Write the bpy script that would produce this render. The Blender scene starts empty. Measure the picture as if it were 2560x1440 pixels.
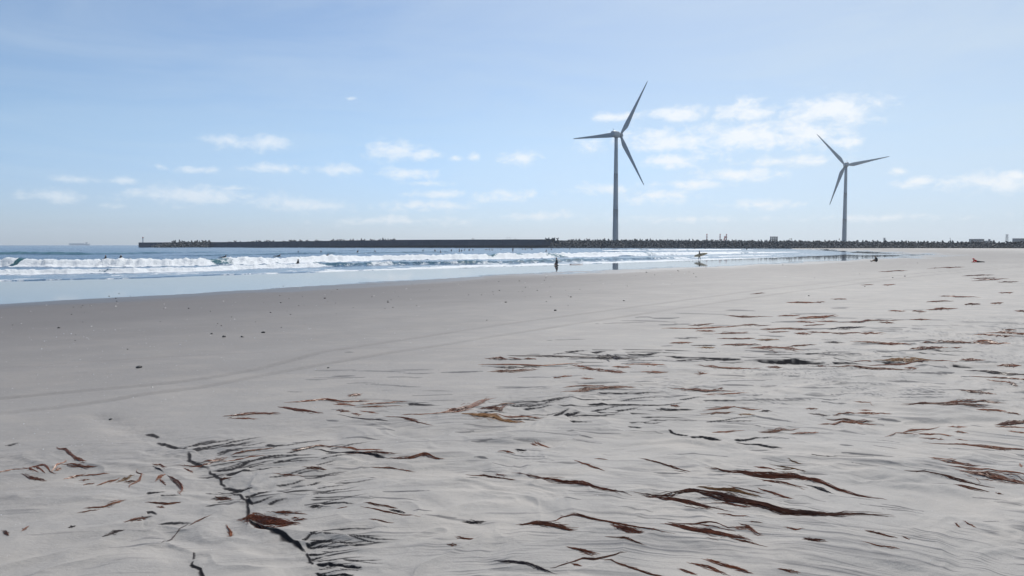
import bpy, bmesh, math, random
import numpy as np
from mathutils import Vector, Matrix

random.seed(7)
rng = np.random.default_rng(11)
sc = bpy.context.scene
COL = sc.collection
R = math.radians

# ---------------------------------------------------------------- camera, sky, sun, exposure
F = 1900.0                      # focal length in pixels of the 2560 px wide photograph
EYE = 2.9                       # eye height above the sea
PITCH = math.atan(108.9 / F)
cam = bpy.data.cameras.new("camera")
cam.sensor_width = 36.0
cam.lens = 36.0 * F / 2560.0
cam.clip_start = 0.1
cam.clip_end = 60000.0
cam_o = bpy.data.objects.new("camera", cam)
cam_o.location = (0, 0, EYE)
cam_o.rotation_euler = (math.pi / 2 - PITCH, 0, 0)
COL.objects.link(cam_o)
sc.camera = cam_o

SUN_EL, SUN_AZ = R(46.0), R(15.0)       # azimuth clockwise from +Y
sun = bpy.data.lights.new("sun", 'SUN')
sun.energy = 4.0
sun.angle = R(0.53)
sun.color = (1.0, 0.955, 0.89)
sun_o = bpy.data.objects.new("sun", sun)
_sd = Vector((math.sin(SUN_AZ) * math.cos(SUN_EL), math.cos(SUN_AZ) * math.cos(SUN_EL), math.sin(SUN_EL)))
sun_o.rotation_euler = _sd.to_track_quat('Z', 'Y').to_euler()
sun_o.location = (0, 0, 300)
COL.objects.link(sun_o)

vs = sc.view_settings
vs.view_transform = 'Standard'
vs.look = 'None'
vs.exposure = 0.0
vs.gamma = 1.0
vs.use_curve_mapping = False
sc.cycles.max_bounces = 6
sc.cycles.glossy_bounces = 3
sc.cycles.volume_bounces = 0
sc.cycles.sample_clamp_indirect = 4.0
sc.cycles.use_denoising = True
sc.cycles.volume_step_rate = 4.0

SKY_STRENGTH = 0.112


def ray_dir(px, py):
    a = (px - 1280.0) / F
    b = (720.0 - py) / F
    return np.array([a, math.cos(PITCH) + b * math.sin(PITCH), -math.sin(PITCH) + b * math.cos(PITCH)])


def build_world():
    w = bpy.data.worlds.new("World")
    sc.world = w
    w.use_nodes = True
    nt = w.node_tree
    N, L = nt.nodes, nt.links
    N.clear()
    out = N.new('ShaderNodeOutputWorld')
    bg = N.new('ShaderNodeBackground')
    bg.inputs['Strength'].default_value = SKY_STRENGTH
    L.new(bg.outputs[0], out.inputs[0])
    sky = N.new('ShaderNodeTexSky')
    sky.sky_type = 'NISHITA'
    sky.sun_disc = False
    sky.sun_elevation = SUN_EL
    sky.sun_rotation = SUN_AZ
    sky.altitude = 0.0
    sky.air_density = 0.75
    sky.dust_density = 0.6
    sky.ozone_density = 4.0
    tc = N.new('ShaderNodeTexCoord')
    sep = N.new('ShaderNodeSeparateXYZ')
    L.new(tc.outputs['Generated'], sep.inputs[0])

    def math_(op, a, b=None, clamp=False):
        n = N.new('ShaderNodeMath')
        n.operation = op
        n.use_clamp = clamp
        for i, v in enumerate((a, b)):
            if v is None:
                continue
            if isinstance(v, (int, float)):
                n.inputs[i].default_value = v
            else:
                L.new(v, n.inputs[i])
        return n.outputs[0]
    az = math_('ARCTAN2', sep.outputs[0], sep.outputs[1])
    el = math_('ARCSINE', sep.outputs[2])
    comb = N.new('ShaderNodeCombineXYZ')
    L.new(az, comb.inputs[0])
    L.new(el, comb.inputs[1])

    def noise(scale, detail, rough, sx, sy, off=0.0, dist=0.0):
        m = N.new('ShaderNodeMapping')
        m.inputs['Scale'].default_value = (sx, sy, 1)
        m.inputs['Location'].default_value = (off, off * .7, off * 1.3)
        L.new(comb.outputs[0], m.inputs[0])
        n = N.new('ShaderNodeTexNoise')
        n.inputs['Scale'].default_value = scale
        n.inputs['Detail'].default_value = detail
        n.inputs['Roughness'].default_value = rough
        n.inputs['Distortion'].default_value = dist
        L.new(m.outputs[0], n.inputs['Vector'])
        return n.outputs[0]
    # small fair-weather clouds, each a bank of its own in the sky
    clouds = [(1540, 292, 62, 14, .85), (1690, 286, 90, 22, .95), (1865, 278, 80, 32, 1), (2085, 276, 130, 36, 1.0), (1680, 352, 160, 34, 1),
              (1850, 342, 170, 40, 1.05), (2020, 338, 120, 40, 1), (2110, 356, 70, 20, .65), (1670, 401, 90, 20, .95), (1480, 365, 45, 20, .7),
              (1850, 437, 120, 20, 1), (1960, 402, 150, 16, .7), (1740, 460, 110, 14, .75), (1640, 490, 100, 24, .7), (1520, 470, 110, 17, .65),
              (2250, 430, 28, 11, .75), (2290, 455, 50, 15, .75), (2480, 455, 120, 24, .9), (2550, 440, 50, 16, .85), (980, 379, 80, 28, 1.05),
              (1060, 386, 55, 15, .9), (1135, 395, 26, 9, .7), (1190, 392, 18, 11, .7), (1300, 396, 58, 21, 1), (570, 352, 55, 20, .8), (665, 356, 85, 22, .95),
              (490, 424, 52, 11, .8), (400, 416, 24, 9, .7), (310, 452, 38, 12, .95), (200, 450, 55, 9, .6), (690, 422, 85, 13, .72), (850, 423, 66, 18, .85),
              (1010, 436, 88, 19, .92), (1060, 458, 80, 9, .7), (140, 490, 90, 16, .8), (480, 488, 190, 26, .8), (590, 470, 70, 8, .75), (280, 515, 40, 8, .6),
              (760, 512, 130, 24, .62), (1090, 486, 90, 12, .75), (1270, 488, 110, 18, .82), (1060, 514, 130, 17, .75), (873, 246, 16, 5, .7),
              (1900, 512, 110, 16, .62), (1350, 540, 150, 14, .55), (2200, 545, 190, 11, .5), (1000, 552, 220, 13, .55), (1700, 548, 240, 12, .5)]
    acc = None
    for (cx, cy, hw, hh, dens) in clouds:
        dens = .35 + .75 * dens
        d = ray_dir(cx, cy)
        d = d / np.linalg.norm(d)
        a0, e0 = math.atan2(d[0], d[1]), math.asin(d[2])
        wv, hv = hw / F * 1.15, hh / F * 1.25
        s = N.new('ShaderNodeVectorMath')
        s.operation = 'MULTIPLY_ADD'
        s.inputs[1].default_value = (1 / wv, 1 / hv, 0)
        s.inputs[2].default_value = (-a0 / wv, -e0 / hv, 0)
        L.new(comb.outputs[0], s.inputs[0])
        ln = N.new('ShaderNodeVectorMath')
        ln.operation = 'LENGTH'
        L.new(s.outputs[0], ln.inputs[0])
        v = math_('MULTIPLY_ADD', ln.outputs['Value'], -dens)
        v.node.inputs[2].default_value = dens
        acc = v if acc is None else math_('MAXIMUM', acc, v)
    acc = math_('MAXIMUM', acc, -0.35)
    nz = noise(46.0, 9, .60, 1.0, 1.7, 3.1, .25)
    v = math_('ADD', acc, math_('MULTIPLY', math_('SUBTRACT', nz, 0.5), 2.1))
    mr = N.new('ShaderNodeMapRange')
    mr.interpolation_type = 'SMOOTHSTEP'
    mr.inputs['From Min'].default_value = 0.05
    mr.inputs['From Max'].default_value = 1.1
    mr.inputs['To Max'].default_value = 1.0
    L.new(v, mr.inputs['Value'])
    thick = N.new('ShaderNodeMapRange')
    thick.inputs['From Min'].default_value = -.5
    thick.inputs['From Max'].default_value = .3
    thick.inputs['To Min'].default_value = .5
    thick.inputs['To Max'].default_value = .88
    L.new(az, thick.inputs['Value'])
    alpha = math_('MULTIPLY', mr.outputs[0], thick.outputs[0])
    # thin high veil, streaked sideways
    nv = noise(3.0, 6, .6, 1.0, 5.5, 9.0, .6)
    mv = N.new('ShaderNodeMapRange')
    mv.inputs['From Min'].default_value = 0.38
    mv.inputs['From Max'].default_value = 0.8
    mv.inputs['To Max'].default_value = 0.26
    L.new(nv, mv.inputs['Value'])
    bank = N.new('ShaderNodeMapRange')
    bank.interpolation_type = 'SMOOTHSTEP'
    bank.inputs['From Min'].default_value = -.25
    bank.inputs['From Max'].default_value = .75
    bank.inputs['To Max'].default_value = .42
    L.new(az, bank.inputs['Value'])
    veil = math_('ADD', math_('ADD', mv.outputs[0], .05), bank.outputs[0])
    white = N.new('ShaderNodeRGB')
    white.outputs[0].default_value = (8.6, 8.9, 9.2, 1)
    m1 = N.new('ShaderNodeMixRGB')
    L.new(veil, m1.inputs[0])
    tint = N.new('ShaderNodeMixRGB')
    tint.blend_type = 'MULTIPLY'
    tint.inputs[0].default_value = 1.0
    L.new(tint.outputs[0], m1.inputs[1])
    # cool marine haze low over the horizon, all round
    hz_ = N.new('ShaderNodeMapRange')
    hz_.interpolation_type = 'SMOOTHSTEP'
    hz_.inputs['From Min'].default_value = 0.0
    hz_.inputs['From Max'].default_value = .16
    hz_.inputs['To Min'].default_value = 1.0
    hz_.inputs['To Max'].default_value = 0.0
    L.new(el, hz_.inputs['Value'])
    mh = N.new('ShaderNodeMixRGB')
    L.new(hz_.outputs[0], mh.inputs[0])
    mh.inputs[1].default_value = (.97, 1.02, .99, 1)
    mh.inputs[2].default_value = (.68, .79, 1.0, 1)
    L.new(sky.outputs[0], tint.inputs[1])
    L.new(mh.outputs[0], tint.inputs[2])
    vw = N.new('ShaderNodeRGB')
    vw.outputs[0].default_value = (6.2, 7.1, 7.8, 1)
    L.new(vw.outputs[0], m1.inputs[2])
    m2 = N.new('ShaderNodeMixRGB')
    L.new(alpha, m2.inputs[0])
    L.new(m1.outputs[0], m2.inputs[1])
    L.new(white.outputs[0], m2.inputs[2])
    L.new(m2.outputs[0], bg.inputs['Color'])


build_world()

# ---------------------------------------------------------------- helpers


def prin(name, color, rough=.6, metal=0.0, spec=.5):
    m = bpy.data.materials.new(name)
    m.use_nodes = True
    b = m.node_tree.nodes['Principled BSDF']
    b.inputs['Base Color'].default_value = (*color, 1)
    b.inputs['Roughness'].default_value = rough
    b.inputs['Metallic'].default_value = metal
    b.inputs['Specular IOR Level'].default_value = spec
    return m


def noisy(name, c1, c2, scale=1.0, rough=.7, bump=0.0, stretch=(1, 1, 1), spec=.5, detail=6, objrand=0.0):
    m = prin(name, c1, rough, spec=spec)
    nt = m.node_tree
    N, L = nt.nodes, nt.links
    b = N['Principled BSDF']
    tc = N.new('ShaderNodeTexCoord')
    mp = N.new('ShaderNodeMapping')
    mp.inputs['Scale'].default_value = stretch
    L.new(tc.outputs['Object'], mp.inputs[0])
    n = N.new('ShaderNodeTexNoise')
    n.inputs['Scale'].default_value = scale
    n.inputs['Detail'].default_value = detail
    n.inputs['Roughness'].default_value = .65
    L.new(mp.outputs[0], n.inputs['Vector'])
    cr = N.new('ShaderNodeValToRGB')
    cr.color_ramp.elements[0].position = .3
    cr.color_ramp.elements[1].position = .7
    cr.color_ramp.elements[0].color = (*c1, 1)
    cr.color_ramp.elements[1].color = (*c2, 1)
    L.new(n.outputs[0], cr.inputs[0])
    colout = cr.outputs[0]
    if objrand:
        oi = N.new('ShaderNodeObjectInfo')
        mr = N.new('ShaderNodeMapRange')
        mr.inputs['To Min'].default_value = 1 - objrand
        mr.inputs['To Max'].default_value = 1 + objrand
        L.new(oi.outputs['Random'], mr.inputs[0])
        mx = N.new('ShaderNodeVectorMath')
        mx.operation = 'SCALE'
        L.new(colout, mx.inputs[0])
        L.new(mr.outputs[0], mx.inputs['Scale'])
        colout = mx.outputs[0]
    L.new(colout, b.inputs['Base Color'])
    if bump:
        bp = N.new('ShaderNodeBump')
        bp.inputs['Strength'].default_value = bump
        L.new(n.outputs[0], bp.inputs['Height'])
        L.new(bp.outputs[0], b.inputs['Normal'])
    return m


def new_mesh(name, verts, faces, mat=None, smooth=False):
    me = bpy.data.meshes.new(name)
    me.from_pydata([tuple(map(float, v)) for v in verts], [], faces)
    if smooth:
        me.polygons.foreach_set('use_smooth', np.ones(len(me.polygons), dtype=bool))
    if mat is not None:
        for m in (mat if isinstance(mat, (list, tuple)) else [mat]):
            me.materials.append(m)
    me.update()
    return me


def link(name, me, parent=None, loc=None, label=None, cat=None, group=None, kind=None):
    o = bpy.data.objects.new(name, me)
    COL.objects.link(o)
    if parent is not None:
        o.parent = parent
    if loc is not None:
        o.location = loc
    tag(o, label, cat, group, kind)
    return o


def tag(o, label=None, cat=None, group=None, kind=None):
    for k, v in (('label', label), ('category', cat), ('group', group), ('kind', kind)):
        if v:
            o[k] = v
    return o


class MB:
    """collects boxes, tubes and prisms into one mesh"""

    def __init__(s):
        s.v, s.f, s.m = [], [], []

    def add(s, vs_, fs_, mi=0):
        k = len(s.v)
        s.v += [tuple(v) for v in vs_]
        s.f += [tuple(i + k for i in f) for f in fs_]
        s.m += [mi] * len(fs_)

    def box(s, c, d, mi=0, M=None):
        x, y, z = d[0] / 2, d[1] / 2, d[2] / 2
        vs_ = [Vector((sx * x, sy * y, sz * z)) for sz in (-1, 1) for sy in (-1, 1) for sx in (-1, 1)]
        if M is not None:
            vs_ = [M @ v for v in vs_]
        vs_ = [v + Vector(c) for v in vs_]
        s.add(vs_, [(0, 2, 3, 1), (4, 5, 7, 6), (0, 1, 5, 4), (2, 6, 7, 3), (0, 4, 6, 2), (1, 3, 7, 5)], mi)

    def tube(s, pts, rad, n=6, mi=0, cap=True):
        pts = [Vector(p) for p in pts]
        if not isinstance(rad, (list, tuple, np.ndarray)):
            rad = [rad] * len(pts)
        k = len(s.v)
        up = Vector((0, 0, 1))
        for i, p in enumerate(pts):
            t = (pts[min(i + 1, len(pts) - 1)] - pts[max(i - 1, 0)])
            t = t.normalized() if t.length > 1e-9 else Vector((1, 0, 0))
            a = t.cross(up)
            if a.length < 1e-3:
                a = t.cross(Vector((0, 1, 0)))
            a.normalize()
            b = a.cross(t)
            for j in range(n):
                q = 2 * math.pi * j / n
                s.v.append(tuple(p + (a * math.cos(q) + b * math.sin(q)) * rad[i]))
        for i in range(len(pts) - 1):
            for j in range(n):
                s.f.append((k + i * n + j, k + i * n + (j + 1) % n, k + (i + 1) * n + (j + 1) % n, k + (i + 1) * n + j))
                s.m.append(mi)
        if cap:
            s.f.append(tuple(k + j for j in reversed(range(n))))
            s.f.append(tuple(k + (len(pts) - 1) * n + j for j in range(n)))
            s.m += [mi, mi]

    def mesh(s, name, mats, smooth=False):
        me = new_mesh(name, s.v, s.f, mats, smooth)
        me.polygons.foreach_set('material_index', np.array(s.m, dtype=np.int32))
        return me

    def build(s, name, mats, parent=None, smooth=False, **kw):
        return link(name, s.mesh(name, mats, smooth), parent, **kw)


def empty(name, loc, **kw):
    o = bpy.data.objects.new(name, None)
    COL.objects.link(o)
    o.location = loc
    o.empty_display_size = .1
    return tag(o, kw.get('label'), kw.get('cat'), kw.get('group'), kw.get('kind'))


# ---- numpy noise
_perm = rng.permutation(4096).astype(np.int64)
_perm = np.concatenate([_perm, _perm, _perm])
_ga = rng.uniform(0, 2 * math.pi, 4096)
_gx, _gy = np.cos(_ga), np.sin(_ga)


def perlin(x, y):
    xi, yi = np.floor(x).astype(np.int64), np.floor(y).astype(np.int64)
    xf, yf = x - xi, y - yi
    xi &= 4095
    yi &= 4095
    u = xf * xf * xf * (xf * (xf * 6 - 15) + 10)
    v = yf * yf * yf * (yf * (yf * 6 - 15) + 10)

    def g(ix, iy, dx, dy):
        h = _perm[_perm[ix & 4095] + (iy & 4095)] & 4095
        return _gx[h] * dx + _gy[h] * dy
    a = g(xi, yi, xf, yf)
    b = g(xi + 1, yi, xf - 1, yf)
    c = g(xi, yi + 1, xf, yf - 1)
    d = g(xi + 1, yi + 1, xf - 1, yf - 1)
    return (a + u * (b - a)) * (1 - v) + (c + u * (d - c)) * v * 1.0


def fbm(x, y, o=4, gain=.5, lac=2.03):
    s, a = 0.0, 1.0
    for i in range(o):
        s = s + a * perlin(x + 17.3 * i, y - 9.1 * i)
        x, y, a = x * lac, y * lac, a * gain
    return s * 1.4


def sstep(a, b, x):
    t = np.clip((x - a) / (b - a), 0, 1)
    return t * t * (3 - 2 * t)


def seg_dist(P, poly):
    """distance, along-parameter 0..1 and side (cross sign) of points to a polyline"""
    poly = np.asarray(poly, float)
    seg = np.diff(poly, axis=0)
    ln = np.hypot(seg[:, 0], seg[:, 1])
    cum = np.concatenate([[0], np.cumsum(ln)])
    best = np.full(len(P), 1e18)
    t_out = np.zeros(len(P))
    side = np.zeros(len(P))
    for i in range(len(seg)):
        rx, ry = P[:, 0] - poly[i, 0], P[:, 1] - poly[i, 1]
        t = np.clip((rx * seg[i, 0] + ry * seg[i, 1]) / (ln[i] ** 2 + 1e-12), 0, 1)
        dx, dy = rx - t * seg[i, 0], ry - t * seg[i, 1]
        d2 = dx * dx + dy * dy
        m = d2 < best
        best = np.where(m, d2, best)
        t_out = np.where(m, cum[i] + t * ln[i], t_out)
        cr = seg[i, 0] * ry - seg[i, 1] * rx
        side = np.where(m, np.where(cr >= 0, 1.0, -1.0), side)
    return np.sqrt(best), t_out / cum[-1], side


REARTH = 7.4e6


def sea0(px, py, z=0.0):
    d = ray_dir(px, py)
    t = (EYE - z) / -d[2]
    return np.array([d[0] * t, d[1] * t])


# water's edge: sea lies to its left
SHORE = np.array([(-900, -800), (-300, -207), (-40, 61), (0, 103), (22, 130), (57, 169), (88, 206), (112, 246), (130, 295),
                  (146, 360), (166, 445), (192, 525), (222, 590), (300, 800), (500, 1500), (900, 4000), (1500, 9000)], float)


def base_z(P):
    d, t, side = seg_dist(P, SHORE)
    s = -d * side                                   # + inland
    z = np.where(s > 0, np.where(s < 75, s / 140., 75 / 140. + (1 - np.exp(-(s - 75) / 160.)) * 1.1), np.maximum(s / 45., -7.0))
    return z, s


def ground_xy(px, py):
    px, py = np.atleast_1d(np.asarray(px, float)), np.atleast_1d(np.asarray(py, float))
    dirs = np.stack([ray_dir(a, b) for a, b in zip(px, py)])
    z = np.zeros(len(px)) + .4
    for _ in range(12):
        t = (EYE - z) / -dirs[:, 2]
        P = dirs[:, :2] * t[:, None]
        z = .5 * z + .5 * np.maximum(base_z(P)[0], 0)
    return P


# ---------------------------------------------------------------- erosion scarps in the sand (photo coordinates -> ground)
SCARPS = """390,1102 420,1110 467,1125|7
470,1130 480,1150 500,1160 522,1173|7
522,1174 545,1190 562,1210|5
575,1216 600,1230 617,1252 621,1272 616,1294|6
612,1295 660,1312 700,1327 740,1347 764,1368|15
765,1370 775,1388 784,1405|6
362,1081 380,1083 396,1091|5
470,1118 500,1110 545,1105|7
480,1127 520,1120 572,1112|7
500,1112 540,1108 590,1102|4
545,1121 590,1114 640,1105|5
600,1118 640,1113 668,1110|4
665,1117 692,1121|6
540,1134 580,1130 640,1124|4
530,1175 580,1173 620,1161 660,1149 725,1138|7
614,1171 640,1167 690,1165|9
680,1163 720,1160 775,1162|5
562,1185 600,1181 645,1177|8
640,1176 690,1174 720,1176|3
553,1212 575,1211 600,1216 632,1220|8
610,1234 640,1232 688,1224|8
618,1247 630,1258 660,1254 690,1246|7
668,1261 690,1255 720,1250|5
800,1264 850,1261 895,1263|6
752,1212 785,1204 805,1199|7
690,1214 740,1205 770,1197|3
755,1347 780,1336 805,1330|7
763,1354 800,1350 850,1350|10
770,1376 800,1379 830,1370|7
775,1388 812,1383|6
785,1406 820,1407 865,1415 905,1421|10
785,1421 820,1432 885,1441|10
1020,1008 1060,1012 1105,1014|8
1272,1021 1310,1018 1375,1012|8
1310,1026 1400,1016|4
1383,1039 1405,1033 1427,1028|6
1410,1038 1455,1037|10
1478,1031 1532,1022|4
1490,1037 1560,1034|5
1425,1052 1482,1058|9
1465,1013 1550,1014 1620,1013 1705,1017|7
1650,1027 1745,1028|5
1490,986 1600,987 1665,984|4
1570,1067 1605,1075|4
1668,1080 1690,1087 1722,1092|5
1724,1095 1760,1096 1805,1104|8
1838,1108 1900,1113 1955,1121|6
1835,1105 1880,1095 1955,1090|5
2028,1135 2098,1138|7
1565,885 1610,887 1655,881|6
1660,890 1720,893 1790,896 1855,901|6
1885,902 1940,904 2000,905 2065,910|9
2078,909 2165,913|5
1412,880 1472,876|5
1478,882 1518,878|5
366,1230 420,1229|6
365,1281 380,1279 392,1286|7
352,1293 382,1288|7
393,1309 440,1304 485,1303|6
482,1398 479,1406 500,1420 512,1440|8
485,1380 484,1396|4
15,1115 50,1106|4
400,1240 450,1236|3
860,1135 920,1141 970,1150|6
1540,1030 1600,1024|4
2200,905 2320,909|4
1230,898 1330,899|3
1690,846 1760,844|3
2380,916 2440,922|3"""
# channel washed out along the foot of the main scarp
CHANNEL = [(250, 1040), (330, 1075), (400, 1105), (465, 1140), (520, 1190), (565, 1225), (590, 1262), (610, 1310), (700, 1350), (745, 1390), (765, 1450), (780, 1500)]

SC = []
for ln_ in SCARPS.splitlines():
    a, th = ln_.split('|')
    th = float(th)
    p = np.array([tuple(map(float, q.split(','))) for q in a.split()])
    G = ground_xy(p[:, 0], p[:, 1])
    # densify and roughen
    tt = np.linspace(0, 1, len(G))
    td = np.linspace(0, 1, 22)
    Gx, Gy = np.interp(td, tt, G[:, 0]), np.interp(td, tt, G[:, 1])
    D = np.hypot(Gx, Gy).mean()
    k = min(D * .0022, .03 * np.hypot(*np.diff(G, axis=0).T).sum())
    Gx += perlin(td * 6 + th * 3.3, td * 0 + D) * k
    Gy += perlin(td * 7 + th * 1.7, td * 0 + D * 2.1) * k * 2.2
    SC.append((np.stack([Gx, Gy], 1), float(th) * D / F / 1.12, D, len(p) <= 4 and p[-1, 1] <= p[0, 1] + 6))
# fine rill cuts combing off the main scarps, and thin streaks of dark sand
_rr = random.Random(21)
STREAK = []
for k in range(150):
    zone = k % 5
    if zone < 2:
        x0, y0, L0, sl, th = _rr.uniform(480, 860), _rr.uniform(1108, 1272), _rr.uniform(40, 130), _rr.uniform(-.22, -.02), _rr.uniform(1.6, 3.6)
    elif zone == 2:
        x0, y0, L0, sl, th = _rr.uniform(1180, 1800), _rr.uniform(1000, 1062), _rr.uniform(50, 160), _rr.uniform(-.12, .03), _rr.uniform(1.6, 3.4)
    elif zone == 3:
        x0, y0, L0, sl, th = _rr.uniform(1380, 2300), _rr.uniform(872, 915), _rr.uniform(60, 180), _rr.uniform(-.04, .04), _rr.uniform(1.4, 2.8)
    else:
        x0, y0, L0, sl, th = _rr.uniform(760, 900), _rr.uniform(1325, 1430), _rr.uniform(40, 120), _rr.uniform(-.12, .12), _rr.uniform(2, 4)
    n = 5
    xs = np.linspace(x0, x0 + L0, n)
    ys = y0 + (xs - x0) * sl + np.sin(np.linspace(0, 3.1, n)) * _rr.uniform(-4, 4)
    G = ground_xy(xs, ys)
    D = np.hypot(G[:, 0], G[:, 1]).mean()
    SC.append((G, .8 * th * D / F / 1.12, D, True))
for k in range(330):
    x0 = _rr.uniform(700, 2600)
    y0 = _rr.uniform(770, 1010) if k % 3 else _rr.uniform(1000, 1300)
    if y0 < 880 and x0 < 1300 + _rr.uniform(0, 500):
        continue
    L0 = _rr.uniform(30, 170)
    sl = _rr.uniform(-.03, .03) if y0 < 1010 else _rr.uniform(.02, .16) if x0 > 1200 else _rr.uniform(-.08, .08)
    xs = np.linspace(x0, x0 + L0, 4)
    ys = y0 + (xs - x0) * sl + np.array([0, 1, 1, 0]) * _rr.uniform(-2, 2)
    G = ground_xy(xs, ys)
    STREAK.append((G, _rr.uniform(.8, 2.2), np.hypot(G[:, 0], G[:, 1]).mean(), _rr.uniform(.35, 1.0)))
CH = ground_xy([c[0] for c in CHANNEL], [c[1] for c in CHANNEL])
TRACKS = [ground_xy([-60, 0, 200, 420, 520, 640, 800, 1257, 1700, 1920, 2100, 2300, 2560], [1003, 996, 978, 958, 944, 923, 881, 811, 752, 722, 704, 683, 661]),
          ground_xy([-60, 0, 130, 250, 360, 500, 640, 800, 1257, 1700, 2000, 2300, 2560], [1040, 1034, 1020, 1003, 985, 968, 940, 911, 837, 770, 727, 690, 666])]
WET_PX = [(-900, 830), (-300, 790), (0, 768), (200, 757), (400, 746), (560, 741), (640, 735), (760, 733), (860, 722), (1000, 709), (1280, 693), (1500, 684), (1700, 674), (1920, 664), (2150, 653),
          (2300, 646), (2390, 640), (2420, 636.5), (2360, 632), (2260, 628), (2170, 624.5)]
_wp = ground_xy([c[0] for c in WET_PX], [c[1] for c in WET_PX])
WET = np.concatenate([[_wp[0] + (_wp[0] - _wp[1]) * 3], _wp, [(235, 600), (330, 800)]])


def flow(x, y):
    """sideways/along coordinates that follow the run of the backwash"""
    ang = -.62 * sstep(-.5, 3.5, x) * (1 - sstep(7.5, 12, y)) + .22 * (1 - sstep(-2.2, -.2, x)) * (1 - sstep(9, 13, y))
    ang = ang + .12 * perlin(x * .35, y * .35)
    c, s = np.cos(ang), np.sin(ang)
    return x * c + y * s, -x * s + y * c


def relief(P):
    """small relief of the beach and the share of dark mineral sand on it"""
    x, y = P[:, 0], P[:, 1]
    D = np.hypot(x, y)
    near = 1 - sstep(15, 26, D)
    d2, t2, s2 = seg_dist(P, np.array([(-60, -12), (-6.5, 8.6), (-2, 10.6), (3.5, 15.5), (14, 24), (60, 62)]))
    rilled = sstep(-1.2, 1.2, -d2 * s2) * (1 - sstep(30, 60, D))       # camera side of this line is rilled by backwash
    u, v = flow(x, y)
    wx, wy = fbm(x * .5, y * .5, 3), fbm(x * .5 + 40, y * .5, 3)
    big = fbm(x * .42 + wx * .5, y * .75 + wy * .5, 3)
    mid = fbm(u * 1.0 + wx * .9, v * 1.7 + wy * 1.1, 3)
    ridge = (1 - np.abs(fbm(x * .62 - y * .30 + wx * .8, y * .95 + x * .15 + wy * .8, 3))) ** 2
    patch = sstep(-.15, .45, fbm(x * .45 + 20, y * .6, 2))
    streak = fbm(u * 1.5 + 5, v * 12, 3)
    fine = fbm(u * 2.6 + 3 + wx * .5, v * 34, 2)
    z = rilled * (big * .034 + mid * .022 + ridge * .027 + streak * .0030 * patch + fine * .0014 * patch) + (1 - rilled) * fbm(x * .3, y * .3, 3) * .012
    z = z + near * fbm(x * 9, y * 9, 2) * .0022
    dark = rilled * np.clip(.45 * sstep(.1, .75, streak * .7 + big * .5) + .85 * patch * sstep(.1, .62, fine * .75 + streak * .35), 0, .85)
    dark = dark * (1 - .5 * sstep(18, 40, D))
    # channel
    d, t, sd = seg_dist(P, CH)
    wch = .16 + .22 * (t * (1 - t) * 4)
    inside = np.exp(-(d / wch) ** 2) * near
    z = z - inside * .034 + inside * .009 * fbm(x * 5, y * 5, 3)
    return z, dark, rilled


def scarp_cut(P, z, dark, black=None):
    D0 = np.hypot(P[:, 0], P[:, 1])
    for G, A, D, rill in SC:
        cd = 1.25 * D * D / (F * 2.45)               # depth of one row of the sheet here
        L_ = max(.10, A * 5, A * 1.2 * D / 2.45)
        pad = L_ * 4
        m = np.where((P[:, 0] > G[:, 0].min() - pad) & (P[:, 0] < G[:, 0].max() + pad) & (P[:, 1] > G[:, 1].min() - pad) & (P[:, 1] < G[:, 1].max() + pad))[0]
        if len(m) == 0:
            continue
        Q = P[m]
        d, t, sd = seg_dist(Q, G)
        c = G[len(G) // 2]
        tang = G[-1] - G[0]
        camside = np.sign(tang[0] * (0 - c[1]) - tang[1] * (0 - c[0]))
        dd = d * sd * camside                       # + towards the camera
        tap = np.clip(t * 9, 0, 1) * (1 - t) ** .8 * 1.1 if rill else np.clip(np.minimum(t, 1 - t) * 5, 0, 1) ** .6 * (.75 + .5 * perlin(t * 9 + D, t * 0 + A * 50))
        tap = np.where((t < 1e-6) | (t > 1 - 1e-6), 0, tap)
        e = max(.004, D * .0006)
        edge = sstep(-e, e, dd)
        prof = edge * np.exp(-np.maximum(dd, 0) / L_) * tap
        lip = (1 - edge) * np.exp(-np.maximum(-dd, 0) / (L_ * 1.2)) * tap
        z[m] += -A * .6 * prof + A * .10 * lip
        dark[m] = np.maximum(dark[m], .28 * prof)  # floor of the cut greyed as well, shade put into the colour
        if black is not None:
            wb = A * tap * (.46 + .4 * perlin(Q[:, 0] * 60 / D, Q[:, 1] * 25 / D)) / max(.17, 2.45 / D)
            bl = sstep(-max(e, cd) * 1.1, -max(e, cd) * .5, dd) * (1 - sstep(wb * .45, wb + e * .6, dd)) * np.minimum(1, tap * 2.5)  # black sand colour on cut face and foot, painting in their shade
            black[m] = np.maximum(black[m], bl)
    return z, dark


def ground_z(P):
    P = np.atleast_2d(np.asarray(P, float))
    z, s = base_z(P)
    r, dk, ri = relief(P)
    r, dk = scarp_cut(P, r, dk)
    for T in TRACKS:
        d, t, sd = seg_dist(P, T)
        r = r - .012 * np.exp(-(d / .11) ** 4) * (1 - sstep(40, 90, np.hypot(P[:, 0], P[:, 1])))
    flat = sstep(0, 14, s)
    return z + r * flat


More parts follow.
